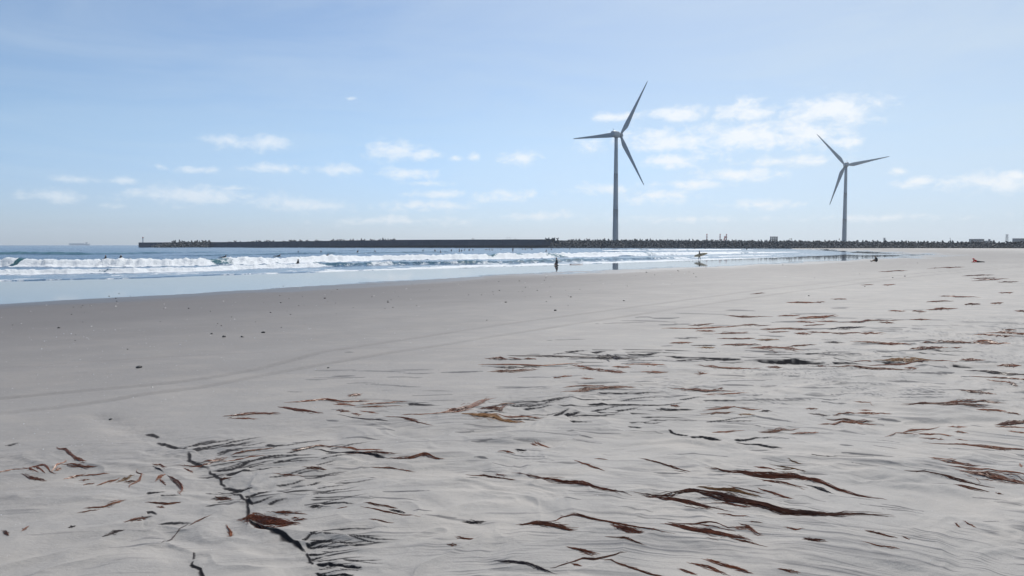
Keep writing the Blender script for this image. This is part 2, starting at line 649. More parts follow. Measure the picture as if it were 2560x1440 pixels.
def raw_mesh(name, co, q, attrs, mat):
    co = np.asarray(co, np.float32)
    me = bpy.data.meshes.new(name)
    # counter-clockwise from above
    p0, p1, p2 = co[q[:, 0], :2], co[q[:, 1], :2], co[q[:, 2], :2]
    cr = (p1 - p0)[:, 0] * (p2 - p0)[:, 1] - (p1 - p0)[:, 1] * (p2 - p0)[:, 0]
    if np.median(cr) < 0:
        q = q[:, ::-1]
    q = np.ascontiguousarray(q)
    me.vertices.add(len(co))
    me.vertices.foreach_set('co', co.ravel())
    me.loops.add(q.size)
    me.loops.foreach_set('vertex_index', q.ravel().astype(np.int32))
    me.polygons.add(len(q))
    me.polygons.foreach_set('loop_start', np.arange(0, q.size, 4, dtype=np.int32))
    me.polygons.foreach_set('loop_total', np.full(len(q), 4, dtype=np.int32))
    me.polygons.foreach_set('use_smooth', np.ones(len(q), dtype=bool))
    for k, v in attrs.items():
        at = me.attributes.new(k, 'FLOAT', 'POINT')
        at.data.foreach_set('value', v.ravel().astype(np.float32))
    me.materials.append(mat)
    me.update(calc_edges=True)
    return me


def grid_mesh(name, X, Y, Z, attrs, mat, keep):
    nr, nc = X.shape
    co = np.stack([X.ravel(), Y.ravel(), Z.ravel()], 1)
    idx = np.arange(nr * nc).reshape(nr, nc)
    q = np.stack([idx[:-1, :-1], idx[:-1, 1:], idx[1:, 1:], idx[1:, :-1]], -1).reshape(-1, 4)
    q = q[keep.ravel()[q].any(1)]
    used = np.unique(q)
    remap = np.full(nr * nc, -1)
    remap[used] = np.arange(len(used))
    return raw_mesh(name, co[used], remap[q], {k: v.ravel()[used] for k, v in attrs.items()}, mat)


# ---------------------------------------------------------------- sand material
def sand_material():
    m = prin('beach_sand', (.4, .39, .37), .75)
    nt = m.node_tree
    N, L = nt.nodes, nt.links
    b = N['Principled BSDF']

    def attr(n):
        a = N.new('ShaderNodeAttribute')
        a.attribute_name = n
        return a.outputs['Fac']

    def mixc(f, c1, c2):
        x = N.new('ShaderNodeMixRGB')
        for i, v in ((0, f), (1, c1), (2, c2)):
            if isinstance(v, tuple):
                x.inputs[i].default_value = (*v, 1)
            elif isinstance(v, float):
                x.inputs[i].default_value = v
            else:
                L.new(v, x.inputs[i])
        return x.outputs[0]

    def noise(scale, detail=4, stretch=(1, 1, 1), rough=.6):
        tc = N.new('ShaderNodeTexCoord')
        mp = N.new('ShaderNodeMapping')
        mp.inputs['Scale'].default_value = stretch
        L.new(tc.outputs['Object'], mp.inputs[0])
        n = N.new('ShaderNodeTexNoise')
        n.inputs['Scale'].default_value = scale
        n.inputs['Detail'].default_value = detail
        n.inputs['Roughness'].default_value = rough
        L.new(mp.outputs[0], n.inputs['Vector'])
        return n.outputs[0]

    def ramp(v, a, c, lo=0., hi=1.):
        r = N.new('ShaderNodeMapRange')
        r.interpolation_type = 'SMOOTHSTEP'
        r.inputs['From Min'].default_value = a
        r.inputs['From Max'].default_value = c
        r.inputs['To Min'].default_value = lo
        r.inputs['To Max'].default_value = hi
        L.new(v, r.inputs['Value'])
        return r.outputs[0]
    big = noise(.35, 5)
    c = mixc(ramp(big, .3, .7), (.432, .410, .387), (.478, .454, .430))
    gr = noise(420., 3, rough=.8)
    c = mixc(ramp(gr, .35, .72), c, mixc(.35, c, (.07, .07, .075)))
    gm = noise(95., 5, (.9, 1.2, 1), .75)
    c = mixc(ramp(gm, .36, .68, 0., .32), c, (.19, .184, .18))
    hue = noise(1.3, 4, (.7, 1.2, 1))
    c = mixc(ramp(hue, .42, .66, 0., .5), c, (.49, .452, .412))
    st = noise(3.0, 5, (.35, 3.2, 1))
    c = mixc(ramp(st, .5, .8, 0., .22), c, (.24, .236, .234))
    c = mixc(attr('dark'), c, (.115, .116, .124))
    c = mixc(attr('black'), c, (.014, .014, .017))  # black sand at the cuts and streaks, with the cuts' shade painted in
    c = mixc(attr('track'), c, (.21, .197, .18))
    c = mixc(attr('damp_and_dim'), c, (.140, .130, .129))  # damp sand, with the dimmer light of the left side painted in
    c = mixc(attr('wet'), c, (.075, .072, .075))
    L.new(c, b.inputs['Base Color'])
    # roughness: dry sand is matt, standing film of water mirrors the sky
    wn = noise(.5, 4, (1, 1, 1))
    rm = N.new('ShaderNodeMapRange')
    rm.interpolation_type = 'SMOOTHSTEP'
    rm.inputs['From Min'].default_value = .25
    rm.inputs['From Max'].default_value = .95
    rm.inputs['To Min'].default_value = .62
    rm.inputs['To Max'].default_value = .035
    L.new(attr('wet'), rm.inputs['Value'])
    L.new(rm.outputs[0], b.inputs['Roughness'])
    b.inputs['IOR'].default_value = 1.34
    sp = N.new('ShaderNodeMapRange')
    sp.inputs['From Max'].default_value = .5
    sp.inputs['To Min'].default_value = .16
    sp.inputs['To Max'].default_value = .5
    L.new(attr('wet'), sp.inputs['Value'])
    sq = N.new('ShaderNodeMath')
    sq.operation = 'SUBTRACT'
    sq.inputs[0].default_value = 1.0
    L.new(attr('black'), sq.inputs[1])
    sr = N.new('ShaderNodeMath')
    sr.operation = 'MULTIPLY'
    L.new(sp.outputs[0], sr.inputs[0])
    L.new(sq.outputs[0], sr.inputs[1])
    L.new(sr.outputs[0], b.inputs['Specular IOR Level'])
    lump = noise(26., 4, (.8, 1.3, 1), .7)
    lb = N.new('ShaderNodeBump')
    lb.inputs['Distance'].default_value = .013
    bp = N.new('ShaderNodeBump')
    bp.inputs['Distance'].default_value = .004
    L.new(gr, bp.inputs['Height'])
    sm = N.new('ShaderNodeMath')
    sm.operation = 'SUBTRACT'
    sm.inputs[0].default_value = 1.0
    sm.use_clamp = True
    L.new(attr('wet'), sm.inputs[1])
    st_ = N.new('ShaderNodeMath')
    st_.operation = 'MULTIPLY'
    L.new(sm.outputs[0], st_.inputs[0])
    st_.inputs[1].default_value = .6
    L.new(st_.outputs[0], bp.inputs['Strength'])
    L.new(st_.outputs[0], lb.inputs['Strength'])
    L.new(lump, lb.inputs['Height'])
    L.new(lb.outputs[0], bp.inputs['Normal'])
    L.new(bp.outputs[0], b.inputs['Normal'])
    return m


def build_beach():
    # polar sheet round the standpoint, fine where the sand is near
    parts = []
    ys1 = np.arange(1540, 862, -1.2)
    ys2 = np.concatenate([np.arange(864, 700, -1.4), np.arange(700, 640, -1.6), np.arange(640, 618, -1.0)])
    for k, (ys, nc) in enumerate(((ys1, 1330), (ys2, 700))):
        r = 2.45 * F / (ys - 611.1)
        if k == 0:
            r = np.concatenate([[.02, .6, 1.2, 1.9, 2.6, 3.3, 3.9, 4.4], r[r > 4.6]])
        else:
            r = np.concatenate([r, [900, 1300, 2000, 3200, 5000, 7000]])
        a = np.radians(np.concatenate([np.linspace(-38.5, 38.5, nc), np.linspace(40, 320, 80)]))
        X = r[:, None] * np.sin(a)[None]
        Y = r[:, None] * np.cos(a)[None]
        sink = np.zeros(X.shape)
        if k == 1:
            sink[:2] = .012
        parts.append((X, Y, sink))
    P = np.concatenate([np.stack([X.ravel(), Y.ravel()], 1) for X, Y, q in parts])
    sink = np.concatenate([q.ravel() for X, Y, q in parts])
    z0, s = base_z(P)
    rel, dark, ril = relief(P)
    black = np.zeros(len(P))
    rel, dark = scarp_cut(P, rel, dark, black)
    D = np.hypot(P[:, 0], P[:, 1])
    track = np.zeros(len(P))
    for T in TRACKS:
        d, t, sd = seg_dist(P, T)
        al = t * 320
        band = np.exp(-(d / (.12 + .0016 * D)) ** 4) * (1 - sstep(60, 160, D))
        tread = .8 + .35 * fbm(P[:, 0] * 5, P[:, 1] * 5, 2)
        rel = rel - .012 * band * (1 - sstep(40, 90, D)) * tread
        track = np.maximum(track, band * (.42 + .15 * fbm(P[:, 0] * .6, P[:, 1] * .6, 2)))
    for G, th, Dm, q in STREAK:
        pad = th * Dm / F / max(.1, 2.45 / Dm) * 2 + .02
        m = np.where((P[:, 0] > G[:, 0].min() - pad) & (P[:, 0] < G[:, 0].max() + pad) & (P[:, 1] > G[:, 1].min() - pad) & (P[:, 1] < G[:, 1].max() + pad))[0]
        if len(m):
            d, t, sd_ = seg_dist(P[m], G)
            wd = pad * .5 * np.clip(np.sin(np.pi * t), .02, 1)
            k_ = q * (1 - sstep(wd * .3, wd, d)) * (t > 0) * (t < 1)
            dark[m] = np.maximum(dark[m], k_)
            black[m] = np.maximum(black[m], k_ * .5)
    dw, tw, sw = seg_dist(P, WET)
    ux, vx = .68 * P[:, 0] + .73 * P[:, 1], -.73 * P[:, 0] + .68 * P[:, 1]
    sd = dw * sw + fbm(ux * .05, vx * .16, 4) * (1.6 + .03 * D)
    wid = .35 + .012 * D
    inner = sstep(-wid, wid, sd - 1.5 - .03 * D - 2.2 * fbm(ux * .07 + 9, vx * .3, 3))
    outer = sstep(-wid * 2.2, wid * 1.2, sd)
    wet = np.clip(.52 * outer + .48 * inner, 0, 1)
    damp_and_dim = sstep(-42 - .05 * D, 0.0, sd + 3 * fbm(ux * .06, vx * .25, 3)) * .92  # damp band, run far landward to paint the left side's dimmer light
    drain = sstep(62, 125, P[:, 0]) * np.clip(.12 + .8 * fbm(P[:, 0] * .05, P[:, 1] * .03, 3), 0, .42)
    wet = wet * (1 - drain)
    damp_and_dim = damp_and_dim * (1 - .45 * sstep(-4, 24, P[:, 0]))  # keeps the painted darkening mostly to the left
    flat = sstep(0, 14, s) * (1 - wet)
    z = z0 + rel * np.maximum(flat, 0) - sink
    fade = 1 - sstep(0, .6, wet)
    at_ = {'dark': dark * fade, 'black': black * fade, 'wet': wet, 'damp_and_dim': damp_and_dim, 'track': np.clip(track, 0, 1) * fade}
    # both rings in one sheet
    quads, k = [], 0
    for X, Y, q in parts:
        nr, nc = X.shape
        idx = np.arange(nr * nc).reshape(nr, nc) + k
        quads.append(np.stack([idx[:-1, :-1], idx[1:, :-1], idx[1:, 1:], idx[:-1, 1:]], -1).reshape(-1, 4))
        quads.append(np.stack([idx[:-1, -1], idx[1:, -1], idx[1:, 0], idx[:-1, 0]], -1))
        k += nr * nc
    me = raw_mesh('beach', np.column_stack([P, z]), np.concatenate(quads), at_, sand_material())
    link('beach', me, kind='structure', label='pale grey sand beach with backwash rills and wet shoreline', cat='beach')


build_beach()

# ---------------------------------------------------------------- sea


def water_material():
    m = prin('sea_water', (.012, .06, .085), .17)
    nt = m.node_tree
    N, L = nt.nodes, nt.links
    b = N['Principled BSDF']
    b.inputs['IOR'].default_value = 1.333
    out = N['Material Output']

    def attr(n):
        a = N.new('ShaderNodeAttribute')
        a.attribute_name = n
        return a.outputs['Fac']

    def noise(scale, detail=4, stretch=(1, 1, 1), rough=.6, rot=0.0, dist=0.0):
        tc = N.new('ShaderNodeTexCoord')
        mp = N.new('ShaderNodeMapping')
        mp.inputs['Scale'].default_value = stretch
        mp.inputs['Rotation'].default_value = (0, 0, rot)
        L.new(tc.outputs['Object'], mp.inputs[0])
        n = N.new('ShaderNodeTexNoise')
        n.inputs['Scale'].default_value = scale
        n.inputs['Detail'].default_value = detail
        n.inputs['Roughness'].default_value = rough
        n.inputs['Distortion'].default_value = dist
        L.new(mp.outputs[0], n.inputs['Vector'])
        return n.outputs[0]

    def math_(op, a, c):
        n = N.new('ShaderNodeMath')
        n.operation = op
        for i, v in enumerate((a, c)):
            if isinstance(v, (int, float)):
                n.inputs[i].default_value = v
            else:
                L.new(v, n.inputs[i])
        return n.outputs[0]
    face = attr('face')
    mc = N.new('ShaderNodeMixRGB')
    mc.inputs[1].default_value = (.007, .050, .115, 1)
    mc.inputs[2].default_value = (.018, .100, .105, 1)
    L.new(face, mc.inputs[0])
    L.new(mc.outputs[0], b.inputs['Base Color'])
    n1 = noise(.9, 5, (1, .45, 1), .68, R(-44))
    n2 = noise(.13, 4, (1, .4, 1), .6, R(-40))
    h = math_('ADD', math_('MULTIPLY', n1, .42), math_('MULTIPLY', n2, 1.2))
    bp = N.new('ShaderNodeBump')
    bp.inputs['Distance'].default_value = 1.0
    L.new(h, bp.inputs['Height'])
    L.new(attr('chop'), bp.inputs['Strength'])
    L.new(bp.outputs[0], b.inputs['Normal'])
    # foam
    fo = N.new('ShaderNodeBsdfPrincipled')
    fo.inputs['Base Color'].default_value = (.74, .77, .80, 1)
    fo.inputs['Roughness'].default_value = .85
    fo.inputs['Subsurface Weight'].default_value = 0.0
    fb = N.new('ShaderNodeBump')
    fb.inputs['Distance'].default_value = .35
    fb.inputs['Strength'].default_value = .8
    fn = noise(2.6, 6, (1, 1, 1), .7)
    L.new(fn, fb.inputs['Height'])
    L.new(fb.outputs[0], fo.inputs['Normal'])
    lace = noise(.8, 7, (1, .55, 1), .72, R(-44), .6)
    v = math_('ADD', attr('foam'), math_('MULTIPLY', math_('SUBTRACT', lace, .5), 1.7))
    mr = N.new('ShaderNodeMapRange')
    mr.interpolation_type = 'SMOOTHSTEP'
    mr.inputs['From Min'].default_value = .42
    mr.inputs['From Max'].default_value = .68
    L.new(v, mr.inputs['Value'])
    mx = N.new('ShaderNodeMixShader')
    L.new(mr.outputs[0], mx.inputs[0])
    L.new(b.outputs[0], mx.inputs[1])
    L.new(fo.outputs[0], mx.inputs[2])
    L.new(mx.outputs[0], out.inputs['Surface'])
    return m


def wave_line(pts):
    return np.array([sea0(x, y) for x, y in pts])


# breaker lines: foot of each wave in the photograph, (px, py, height m, foam strength)
WAVES = [
    # the main line of broken water
    dict(p=[(-500, 670, 1.0, 1), (-150, 665, 1.0, 1), (0, 664, 1.05, 1), (16, 664, 1.0, .9), (22, 664, 1.1, .0), (33, 664, 1.1, .0), (42, 664, 1.0, .9), (170, 664.5, 1.0, 1), (320, 664, 1.0, 1), (520, 661, .95, 1),
            (720, 656, .9, 1), (960, 649, .95, 1), (1100, 647.5, .95, 1), (1280, 645, 1.1, 1), (1500, 640, .95, .95), (1640, 636, .7, .9), (1760, 634, .45, .8), (1900, 630, .2, .6)], back=5.0, fw=13.0, front=2.6),
    dict(p=[(-500, 698, .4, .95), (-150, 686, .4, .95), (0, 684, .42, .95), (300, 681, .42, .95), (500, 676, .42, .95), (640, 670, .45, .95), (740, 667, .45, .8), (860, 664, .48, .35), (960, 661.5, .5, .28), (1280, 658, .5, .25), (1420, 654, .5, .25), (1500, 651.5, .5, .2), (1650, 647.5, .45, .3), (1760, 645, .3, .6)], back=3.0, fw=4.5, front=1.3),
    # thin swash running up the sand
    dict(p=[(-500, 722, .07, .34), (-150, 707, .07, .34), (0, 703, .08, .34), (320, 696.5, .08, .36), (640, 685.5, .07, .46), (960, 675, .07, .55), (1280, 665.5, .08, .95), (1450, 660.5, .08, .9), (1600, 655.5, .08, .95), (1760, 650.5, .07, .9), (1900, 646, .05, .7), (2030, 641.5, .03, .55)], back=2.5, fw=6.5, front=.5),
    # swell standing up outside
    dict(p=[(-500, 640, .9, 0), (-100, 637, .9, 0), (0, 636.5, .85, .0), (120, 636.5, .85, .05), (260, 636, .7, .05), (420, 634, .5, 0), (700, 630, .35, .0), (1000, 627, .3, 0)], back=12.0, fw=1.5, front=4.0),
    dict(p=[(500, 640, .35, 0), (640, 637, .4, .08), (840, 634.5, .5, .22), (1000, 632.5, .5, .22), (1150, 630, .4, .05)], back=9.0, fw=3.0, front=3.0),
    dict(p=[(1500, 627, .3, .5), (1640, 626, .5, .6), (1740, 625, .5, .65), (1840, 624.6, .4, .6), (1900, 624.5, .3, .5)], back=12.0, fw=22.0, front=2.0),
    dict(p=[(1560, 640, .3, .35), (1700, 637, .35, .6), (1850, 633.5, .3, .75), (1960, 631, .25, .7), (2010, 630, .1, .4)], back=6.0, fw=14.0, front=1.0),
    dict(p=[(1660, 646, .1, .4), (1750, 643, .12, .55), (1860, 640, .12, .6), (1960, 637.5, .08, .55)], back=4.0, fw=9.0, front=.6),
]


def sea_fields(P):
    x, y = P[:, 0], P[:, 1]
    D = np.hypot(x, y)
    z0, s = base_z(P)
    u = -s                                            # metres seaward
    dir_ = (.73 * x - .68 * y)                       # towards the shore
    amp = sstep(10, 120, u)
    z = amp * (.10 * np.sin(dir_ * 2 * math.pi / 31 + fbm(x * .012, y * .012, 2) * 7) + .05 * np.sin((dir_ + .4 * x) * 2 * math.pi / 13 + 1.3 + fbm(x * .02, y * .02, 2) * 6))
    z = z + (.012 + .05 * sstep(4, 60, u)) * fbm(x * .35, y * .35, 4) * (1 - sstep(400, 900, D))
    foam = np.zeros(len(P))
    face = np.zeros(len(P))
    n1 = fbm(x * .16, y * .16, 4)
    n2 = fbm(x * .7, y * .7, 4)
    for w in WAVES:
        q = np.array(w['p'])
        W = np.array([sea0(a, b) for a, b in q[:, :2]])
        seg = np.hypot(*np.diff(W, axis=0).T)
        tc = np.concatenate([[0], np.cumsum(seg)])
        tc /= tc[-1]
        d, t, sd = seg_dist(P, W)
        dd = d * sd + n1 * .8 + n2 * .35             # + seaward
        H = np.interp(t, tc, q[:, 2])
        S = np.interp(t, tc, q[:, 3])
        endf = sstep(0, .03, t) * sstep(0, .05, 1 - t)
        H = .88 * H * endf * (1 + .26 * fbm(t * 24, t * 0 + w['fw'], 3))
        front = sstep(-.1, w['front'], dd)
        prof = front * np.exp(-np.maximum(dd - w['front'], 0) / w['back'])
        trough = -.12 * H * np.exp(-((dd + w['front'] * 1.5) / (w['front'] * 1.5 + .6)) ** 2)
        z = z + H * prof + trough
        fo = sstep(-.15 - w['front'] * 1.3, .1 - w['front'] * .8, dd) * np.exp(-np.maximum(dd, 0) / w['fw'] * .75) * S * endf
        fo = np.clip(fo * 1.7, 0, np.where(dd < 4, 1.3, 1.0)) * np.clip(.80 + .75 * fbm(x * .11 + w['fw'], y * .11, 4), .34, 1.05) * (1 - .22 * sstep(.1, .5, n1) * sstep(2, 5, dd))
        foam = np.maximum(foam, fo)
        z = z + np.clip(fo, 0, 1) * H * (.24 * n2 + .20 * fbm(x * 1.6, y * 1.6, 3))
        face = np.maximum(face, sstep(-.4, w['front'] * .3, dd) * (1 - sstep(w['front'] * .7, w['front'] * 2.2, dd)) * np.clip(H / .8, 0, 1))
    # loose foam left in the inner surf
    inner = sstep(-1.5, 2, u) * (1 - sstep(22, 40, u)) * (1 - sstep(48, 70, x))
    foam = np.maximum(foam, inner * (.30 + .28 * n1))
    wash = sstep(20, 60, x) * (1 - sstep(80, 130, x)) * sstep(0, 4, u) * (1 - sstep(60, 150, u))
    foam = np.maximum(foam, wash * (.36 + .3 * n1))
    # white water breaking along the foot of the breakwater
    chop = .09 + .55 * sstep(4, 70, u)
    chop = np.where(x > 60, chop * (1 - .75 * sstep(60, 140, x)), chop)
    z = z - D * D / (2 * REARTH)
    return z, foam, face, chop, s


def build_sea():
    ys = np.concatenate([np.arange(745, 640, -.30), np.arange(640, 619, -.12), np.arange(619, 613.6, -.25)])
    r = EYE * F / (ys - 611.1)
    r = np.concatenate([r, [2500, 2900, 3400, 4000, 4700, 5400, 6200, 7000, 8000]])
    a = np.concatenate([np.linspace(-100, -37.6, 50), np.linspace(-37, 23, 580), np.linspace(23.5, 60, 30)])
    a = np.radians(a)
    X = r[:, None] * np.sin(a)[None]
    Y = r[:, None] * np.cos(a)[None]
    P = np.stack([X.ravel(), Y.ravel()], 1)
    z, foam, face, chop, s = sea_fields(P)
    keep = (s < 9)
    me = grid_mesh('sea', X, Y, z.reshape(X.shape), {'foam': foam, 'face': face, 'chop': chop}, water_material(), keep=keep)
    link('sea', me, kind='structure', label='blue sea with white breakers rolling onto the beach', cat='sea')


build_sea()


def sea_z(x, y):
    return float(sea_fields(np.array([[x, y]], float))[0][0])


# ---------------------------------------------------------------- breakwater
M_conc = noisy('weathered_concrete', (.042, .062, .100), (.074, .102, .152), .35, .85, .2, (1, 1, 3))
M_conc_d = noisy('wet_concrete', (.02, .023, .028), (.04, .043, .05), .5, .7, .2, (1, 1, 3))
M_tetra = noisy('tetrapod_concrete', (.048, .052, .060), (.135, .135, .14), .6, .85, .3, objrand=.3)


def at(px, D, py=605.0):
    b = (720.0 - py) / F
    return np.array([(px - 1280) / F * D / (math.cos(PITCH) + b * math.sin(PITCH)), D])


def top_z(py, D):
    b = (720.0 - py) / F
    return EYE + D * (b * math.cos(PITCH) - math.sin(PITCH)) / (math.cos(PITCH) + b * math.sin(PITCH))


BW = [(346, 760, 606.2), (530, 748, 605.2), (980, 705, 600.0), (980.01, 705, 599.7), (1380, 655, 598.2), (1640, 625, 598.6), (1900, 590, 600.0), (2200, 520, 602.2), (2560, 430, 604.2), (2900, 350, 606), (3600, 240, 608)]


def build_breakwater():
    root = empty('breakwater', (*at(346, 760), 0), label='long dark concrete breakwater closing off the bay below the turbines', cat='breakwater')
    o = np.array(root.location)

    def wall(name, seg, z_off, y_off, thick, mat, zb=-2.0):
        mb = MB()
        for (a, b) in zip(seg[:-1], seg[1:]):
            n = max(1, int(np.hypot(*(at(b[0], b[1]) - at(a[0], a[1]))) / 15))
            for i in range(n):          # caisson by caisson with open joints
                f0, f1 = i / n, (i + 1) / n
                A = at(a[0], a[1]) * (1 - f0) + at(b[0], b[1]) * f0
                B = at(a[0], a[1]) * (1 - f1) + at(b[0], b[1]) * f1
                zt0 = top_z(a[2], a[1]) * (1 - f0) + top_z(b[2], b[1]) * f0 + z_off + random.uniform(-.05, .05)
                zt1 = top_z(a[2], a[1]) * (1 - f1) + top_z(b[2], b[1]) * f1 + z_off + random.uniform(-.05, .05)
                t = (B - A) / np.linalg.norm(B - A)
                nrm = np.array([-t[1], t[0]])
                A, B = A + t * .06 + nrm * (y_off + random.uniform(-.06, .06)), B - t * .06 + nrm * y_off
                q = [(A[0], A[1], zb), (B[0], B[1], zb), (B[0], B[1], zt1), (A[0], A[1], zt0)]
                q2 = [(v[0] + nrm[0] * thick, v[1] + nrm[1] * thick, v[2]) for v in q]
                vs_ = [np.array(v) - o for v in q + q2]
                mb.add(vs_, [(0, 1, 2, 3), (5, 4, 7, 6), (3, 2, 6, 7), (1, 5, 6, 2), (4, 0, 3, 7)])
        return mb.build(name, mat, root)
    wall('tip_wall', BW[0:2], 0, 0, 9, M_conc)
    wall('low_wall', BW[1:3], -.1, 0, 9, M_conc)
    wall('high_wall', BW[3:5], 0, 0, 9, M_conc)
    wall('backing_wall', BW[4:], -.9, 5.5, 6, M_conc)
    wall('footing', BW[0:5], -5.4, -1.6, 1.5, M_conc_d)
    # faded white lettering, too far off to read
    mpaint = prin('faded_white_paint', (.16, .17, .19), .8)
    for (x0, x1, y0, y1) in ((1170.5, 1173, 604.5, 607.5), (1177, 1180, 606, 607.6), (1181, 1185, 605.4, 607.4), (1186, 1190, 606, 607.8), (1191, 1196, 605.5, 607.4), (1272, 1275, 604.4, 607.4), (1279, 1284, 606, 607.6), (1286, 1291, 605.4, 607.2), (1296, 1304, 605.8, 607.4)):
        D = 705 + (655 - 705) * ((x0 - 980) / 400) - .55
        A, B = at(x0, D), at(x1, D)
        mk = MB()
        mk.add([np.array((A[0], A[1], top_z(y1, D))) - o, np.array((B[0], B[1], top_z(y1, D))) - o, np.array((B[0], B[1], top_z(y0, D))) - o, np.array((A[0], A[1], top_z(y0, D))) - o], [(0, 1, 2, 3)])
        mk.build('faded_marking', mpaint, root)
    return root


build_breakwater()

# land behind the breakwater
lm = MB()
lp = [(20, 700), (205, 607), (330, 470), (460, 400), (3000, 300), (5000, 2500), (3000, 6000), (700, 4600), (60, 800)]
lm.add([(x, y, 2.6) for x, y in lp] + [(x, y, -3) for x, y in lp], [tuple(range(9))] + [(i, i + 9, (i + 1) % 9 + 9, (i + 1) % 9) for i in range(9)])
lm.build('land', noisy('harbour_ground', (.12, .12, .11), (.18, .17, .15), .05), kind='structure', label='harbour ground behind the breakwater', cat='ground')


def tetrapod_mesh(sub=6):
    mb = MB()
    dirs = [Vector((0, 0, 1)), Vector((.943, 0, -.333)), Vector((-.471, .816, -.333)), Vector((-.471, -.816, -.333))]
    for d in dirs:
        mb.tube([d * .05, d * .62, d * 1.28, d * 1.36], [.52, .42, .31, .24], sub)
    return mb


def build_tetrapods():
    proto = tetrapod_mesh(6)
    me = proto.mesh('tetrapod', M_tetra)
    V0 = np.array(proto.v)
    places = []
    path = BW[4:]

    def along(path, step):
        out = []
        for a, b in zip(path[:-1], path[1:]):
            A, B = at(a[0], a[1]), at(b[0], b[1])
            L_ = np.linalg.norm(B - A)
            n = int(L_ / step)
            t = (B - A) / L_
            for i in range(n):
                f = i / n
                D = a[1] * (1 - f) + b[1] * f
                out.append((A * (1 - f) + B * f, np.array([-t[1], t[0]]), top_z(a[2] * (1 - f) + b[2] * f, D), a[0] * (1 - f) + b[0] * f))
        return out
    for P, n, zt, px in along(path, 2.25):
        if px > 2680:
            continue
        rows = 6
        grow = min(1, max(0, (px - 1330) / 90))
        for k in range(rows):
            f = k / (rows - 1)
            if f > grow * 1.0 + .05 and px < 1420:
                continue
            q = P + n * (-7.5 + 10.5 * f + random.uniform(-.7, .7)) + np.array([random.uniform(-.9, .9), 0])
            z = -.5 + (zt - .3) * f + random.uniform(-.35, .35)
            if k == rows - 1:
                z = zt - 1.15 + random.uniform(-.3, .3) + (random.random() < .05) * .5
            zb = base_z(np.array([q]))[0][0]
            z = max(z, zb + .4)
            places.append((q[0], q[1], z, random.uniform(1.0, 1.35)))
    # the cluster heaped against the breakwater's tip
    for P, n, zt, px in along([(396, 756, 607), (535, 747, 605.6)], 3.2):
        for k in range(4):
            f = k / 3
            q = P + n * (-9 + 8 * f) + rng.uniform(-1, 1, 2)
            places.append((q[0], q[1], .2 + (zt + .1) * f * min(1, (px - 380) / 60) + random.uniform(-.6, .7), random.uniform(1.3, 1.8)))
    # tops that show above the low wall
    for P, n, zt, px in along([(560, 746, 604.6), (985, 705, 599.4)], 3.0):
        if random.random() < .85:
            q = P + n * (7.5 + random.uniform(0, 3))
            places.append((q[0], q[1], zt - .5 + random.uniform(-.6, .7), random.uniform(1.1, 1.5)))
    for k in range(14):
        a = at(random.uniform(1362, 1395), 650)
        places.append((a[0], a[1], 6.6 + random.uniform(-.3, 1.0), random.uniform(1.0, 1.3)))
    places.sort(key=lambda p: math.hypot(p[0], p[1]) if abs(p[0] / p[1]) < .69 else 9e9)
    bulkV, bulkF = [], []
    k = 0
    for i, (x, y, z, s) in enumerate(places):
        e = (random.uniform(0, 6.28), random.uniform(0, 6.28), random.uniform(0, 6.28))
        if i < 290:
            o = link('tetrapod', me, loc=(x, y, z), label='grey concrete tetrapod heaped on the right half of the breakwater', cat='tetrapod', group='tetrapods on the right half of the breakwater')
            o.rotation_euler = e
            o.scale = (s, s, s)
        else:
            M = Matrix.Rotation(e[2], 3, 'Z') @ Matrix.Rotation(e[1], 3, 'Y') @ Matrix.Rotation(e[0], 3, 'X')
            bulkV.append(V0 @ np.array(M).T * s + np.array((x, y, z)))
            bulkF += [tuple(j + k for j in f) for f in proto.f]
            k += len(V0)
    link('tetrapod_armour', new_mesh('tetrapod_armour', np.concatenate(bulkV), bulkF, M_tetra), kind='stuff', label='mass of dark concrete tetrapods along the far breakwater', cat='tetrapods')


build_tetrapods()

# ---------------------------------------------------------------- wind turbines
M_turb = noisy('turbine_paint', (.30, .34, .39), (.36, .40, .45), .08, .45)
M_turb_d = prin('turbine_grey', (.20, .225, .26), .5)
M_letter = prin('tower_lettering', (.06, .08, .13), .5)


def blade_mesh(Rr, name='blade'):
    """one blade along +Z from the hub, chord along X"""
    st = [(0, .022, .022), (.035, .023, .023), (.07, .024, .021), (.12, .036, .016), (.17, .046, .0125), (.22, .047, .010), (.30, .042, .0085), (.42, .034, .0065), (.56, .0265, .005), (.70, .020, .0035),
          (.84, .0142, .0025), (.93, .0105, .0018), (.975, .0075, .0013), (1.0, .0020, .0006)]
    n = 14
    V, Fc = [], []
    for i, (t, c, th) in enumerate(st):
        tw = R(16) * (1 - t) ** 2 if t > .07 else R(14) * (t / .07)
        roundness = 1 if t < .05 else max(0, 1 - (t - .05) / .1)
        for j in range(n):
            q = 2 * math.pi * j / n
            cx = math.cos(q)
            if roundness >= 1:
                xx, yy = cx * c * .5, math.sin(q) * c * .5
            else:
                xa = (cx * .5 + .18) * c                   # leading edge straight, trailing edge bellied
                ya = math.sin(q) * th * (.55 + .45 * cx) if cx < 0 else math.sin(q) * th
                xx = xa * (1 - roundness) + cx * c * .5 * roundness
                yy = ya * (1 - roundness) + math.sin(q) * c * .5 * roundness
            X = xx * math.cos(tw) - yy * math.sin(tw)
            Y = xx * math.sin(tw) + yy * math.cos(tw)
            V.append((X * Rr * 1.85, Y * Rr * 1.5, t * Rr))
    for i in range(len(st) - 1):
        for j in range(n):
            Fc.append((i * n + j, i * n + (j + 1) % n, (i + 1) * n + (j + 1) % n, (i + 1) * n + j))
    Fc.append(tuple(reversed(range(n))))
    Fc.append(tuple((len(st) - 1) * n + j for j in range(n)))
    return new_mesh(name, V, Fc, M_turb, True)


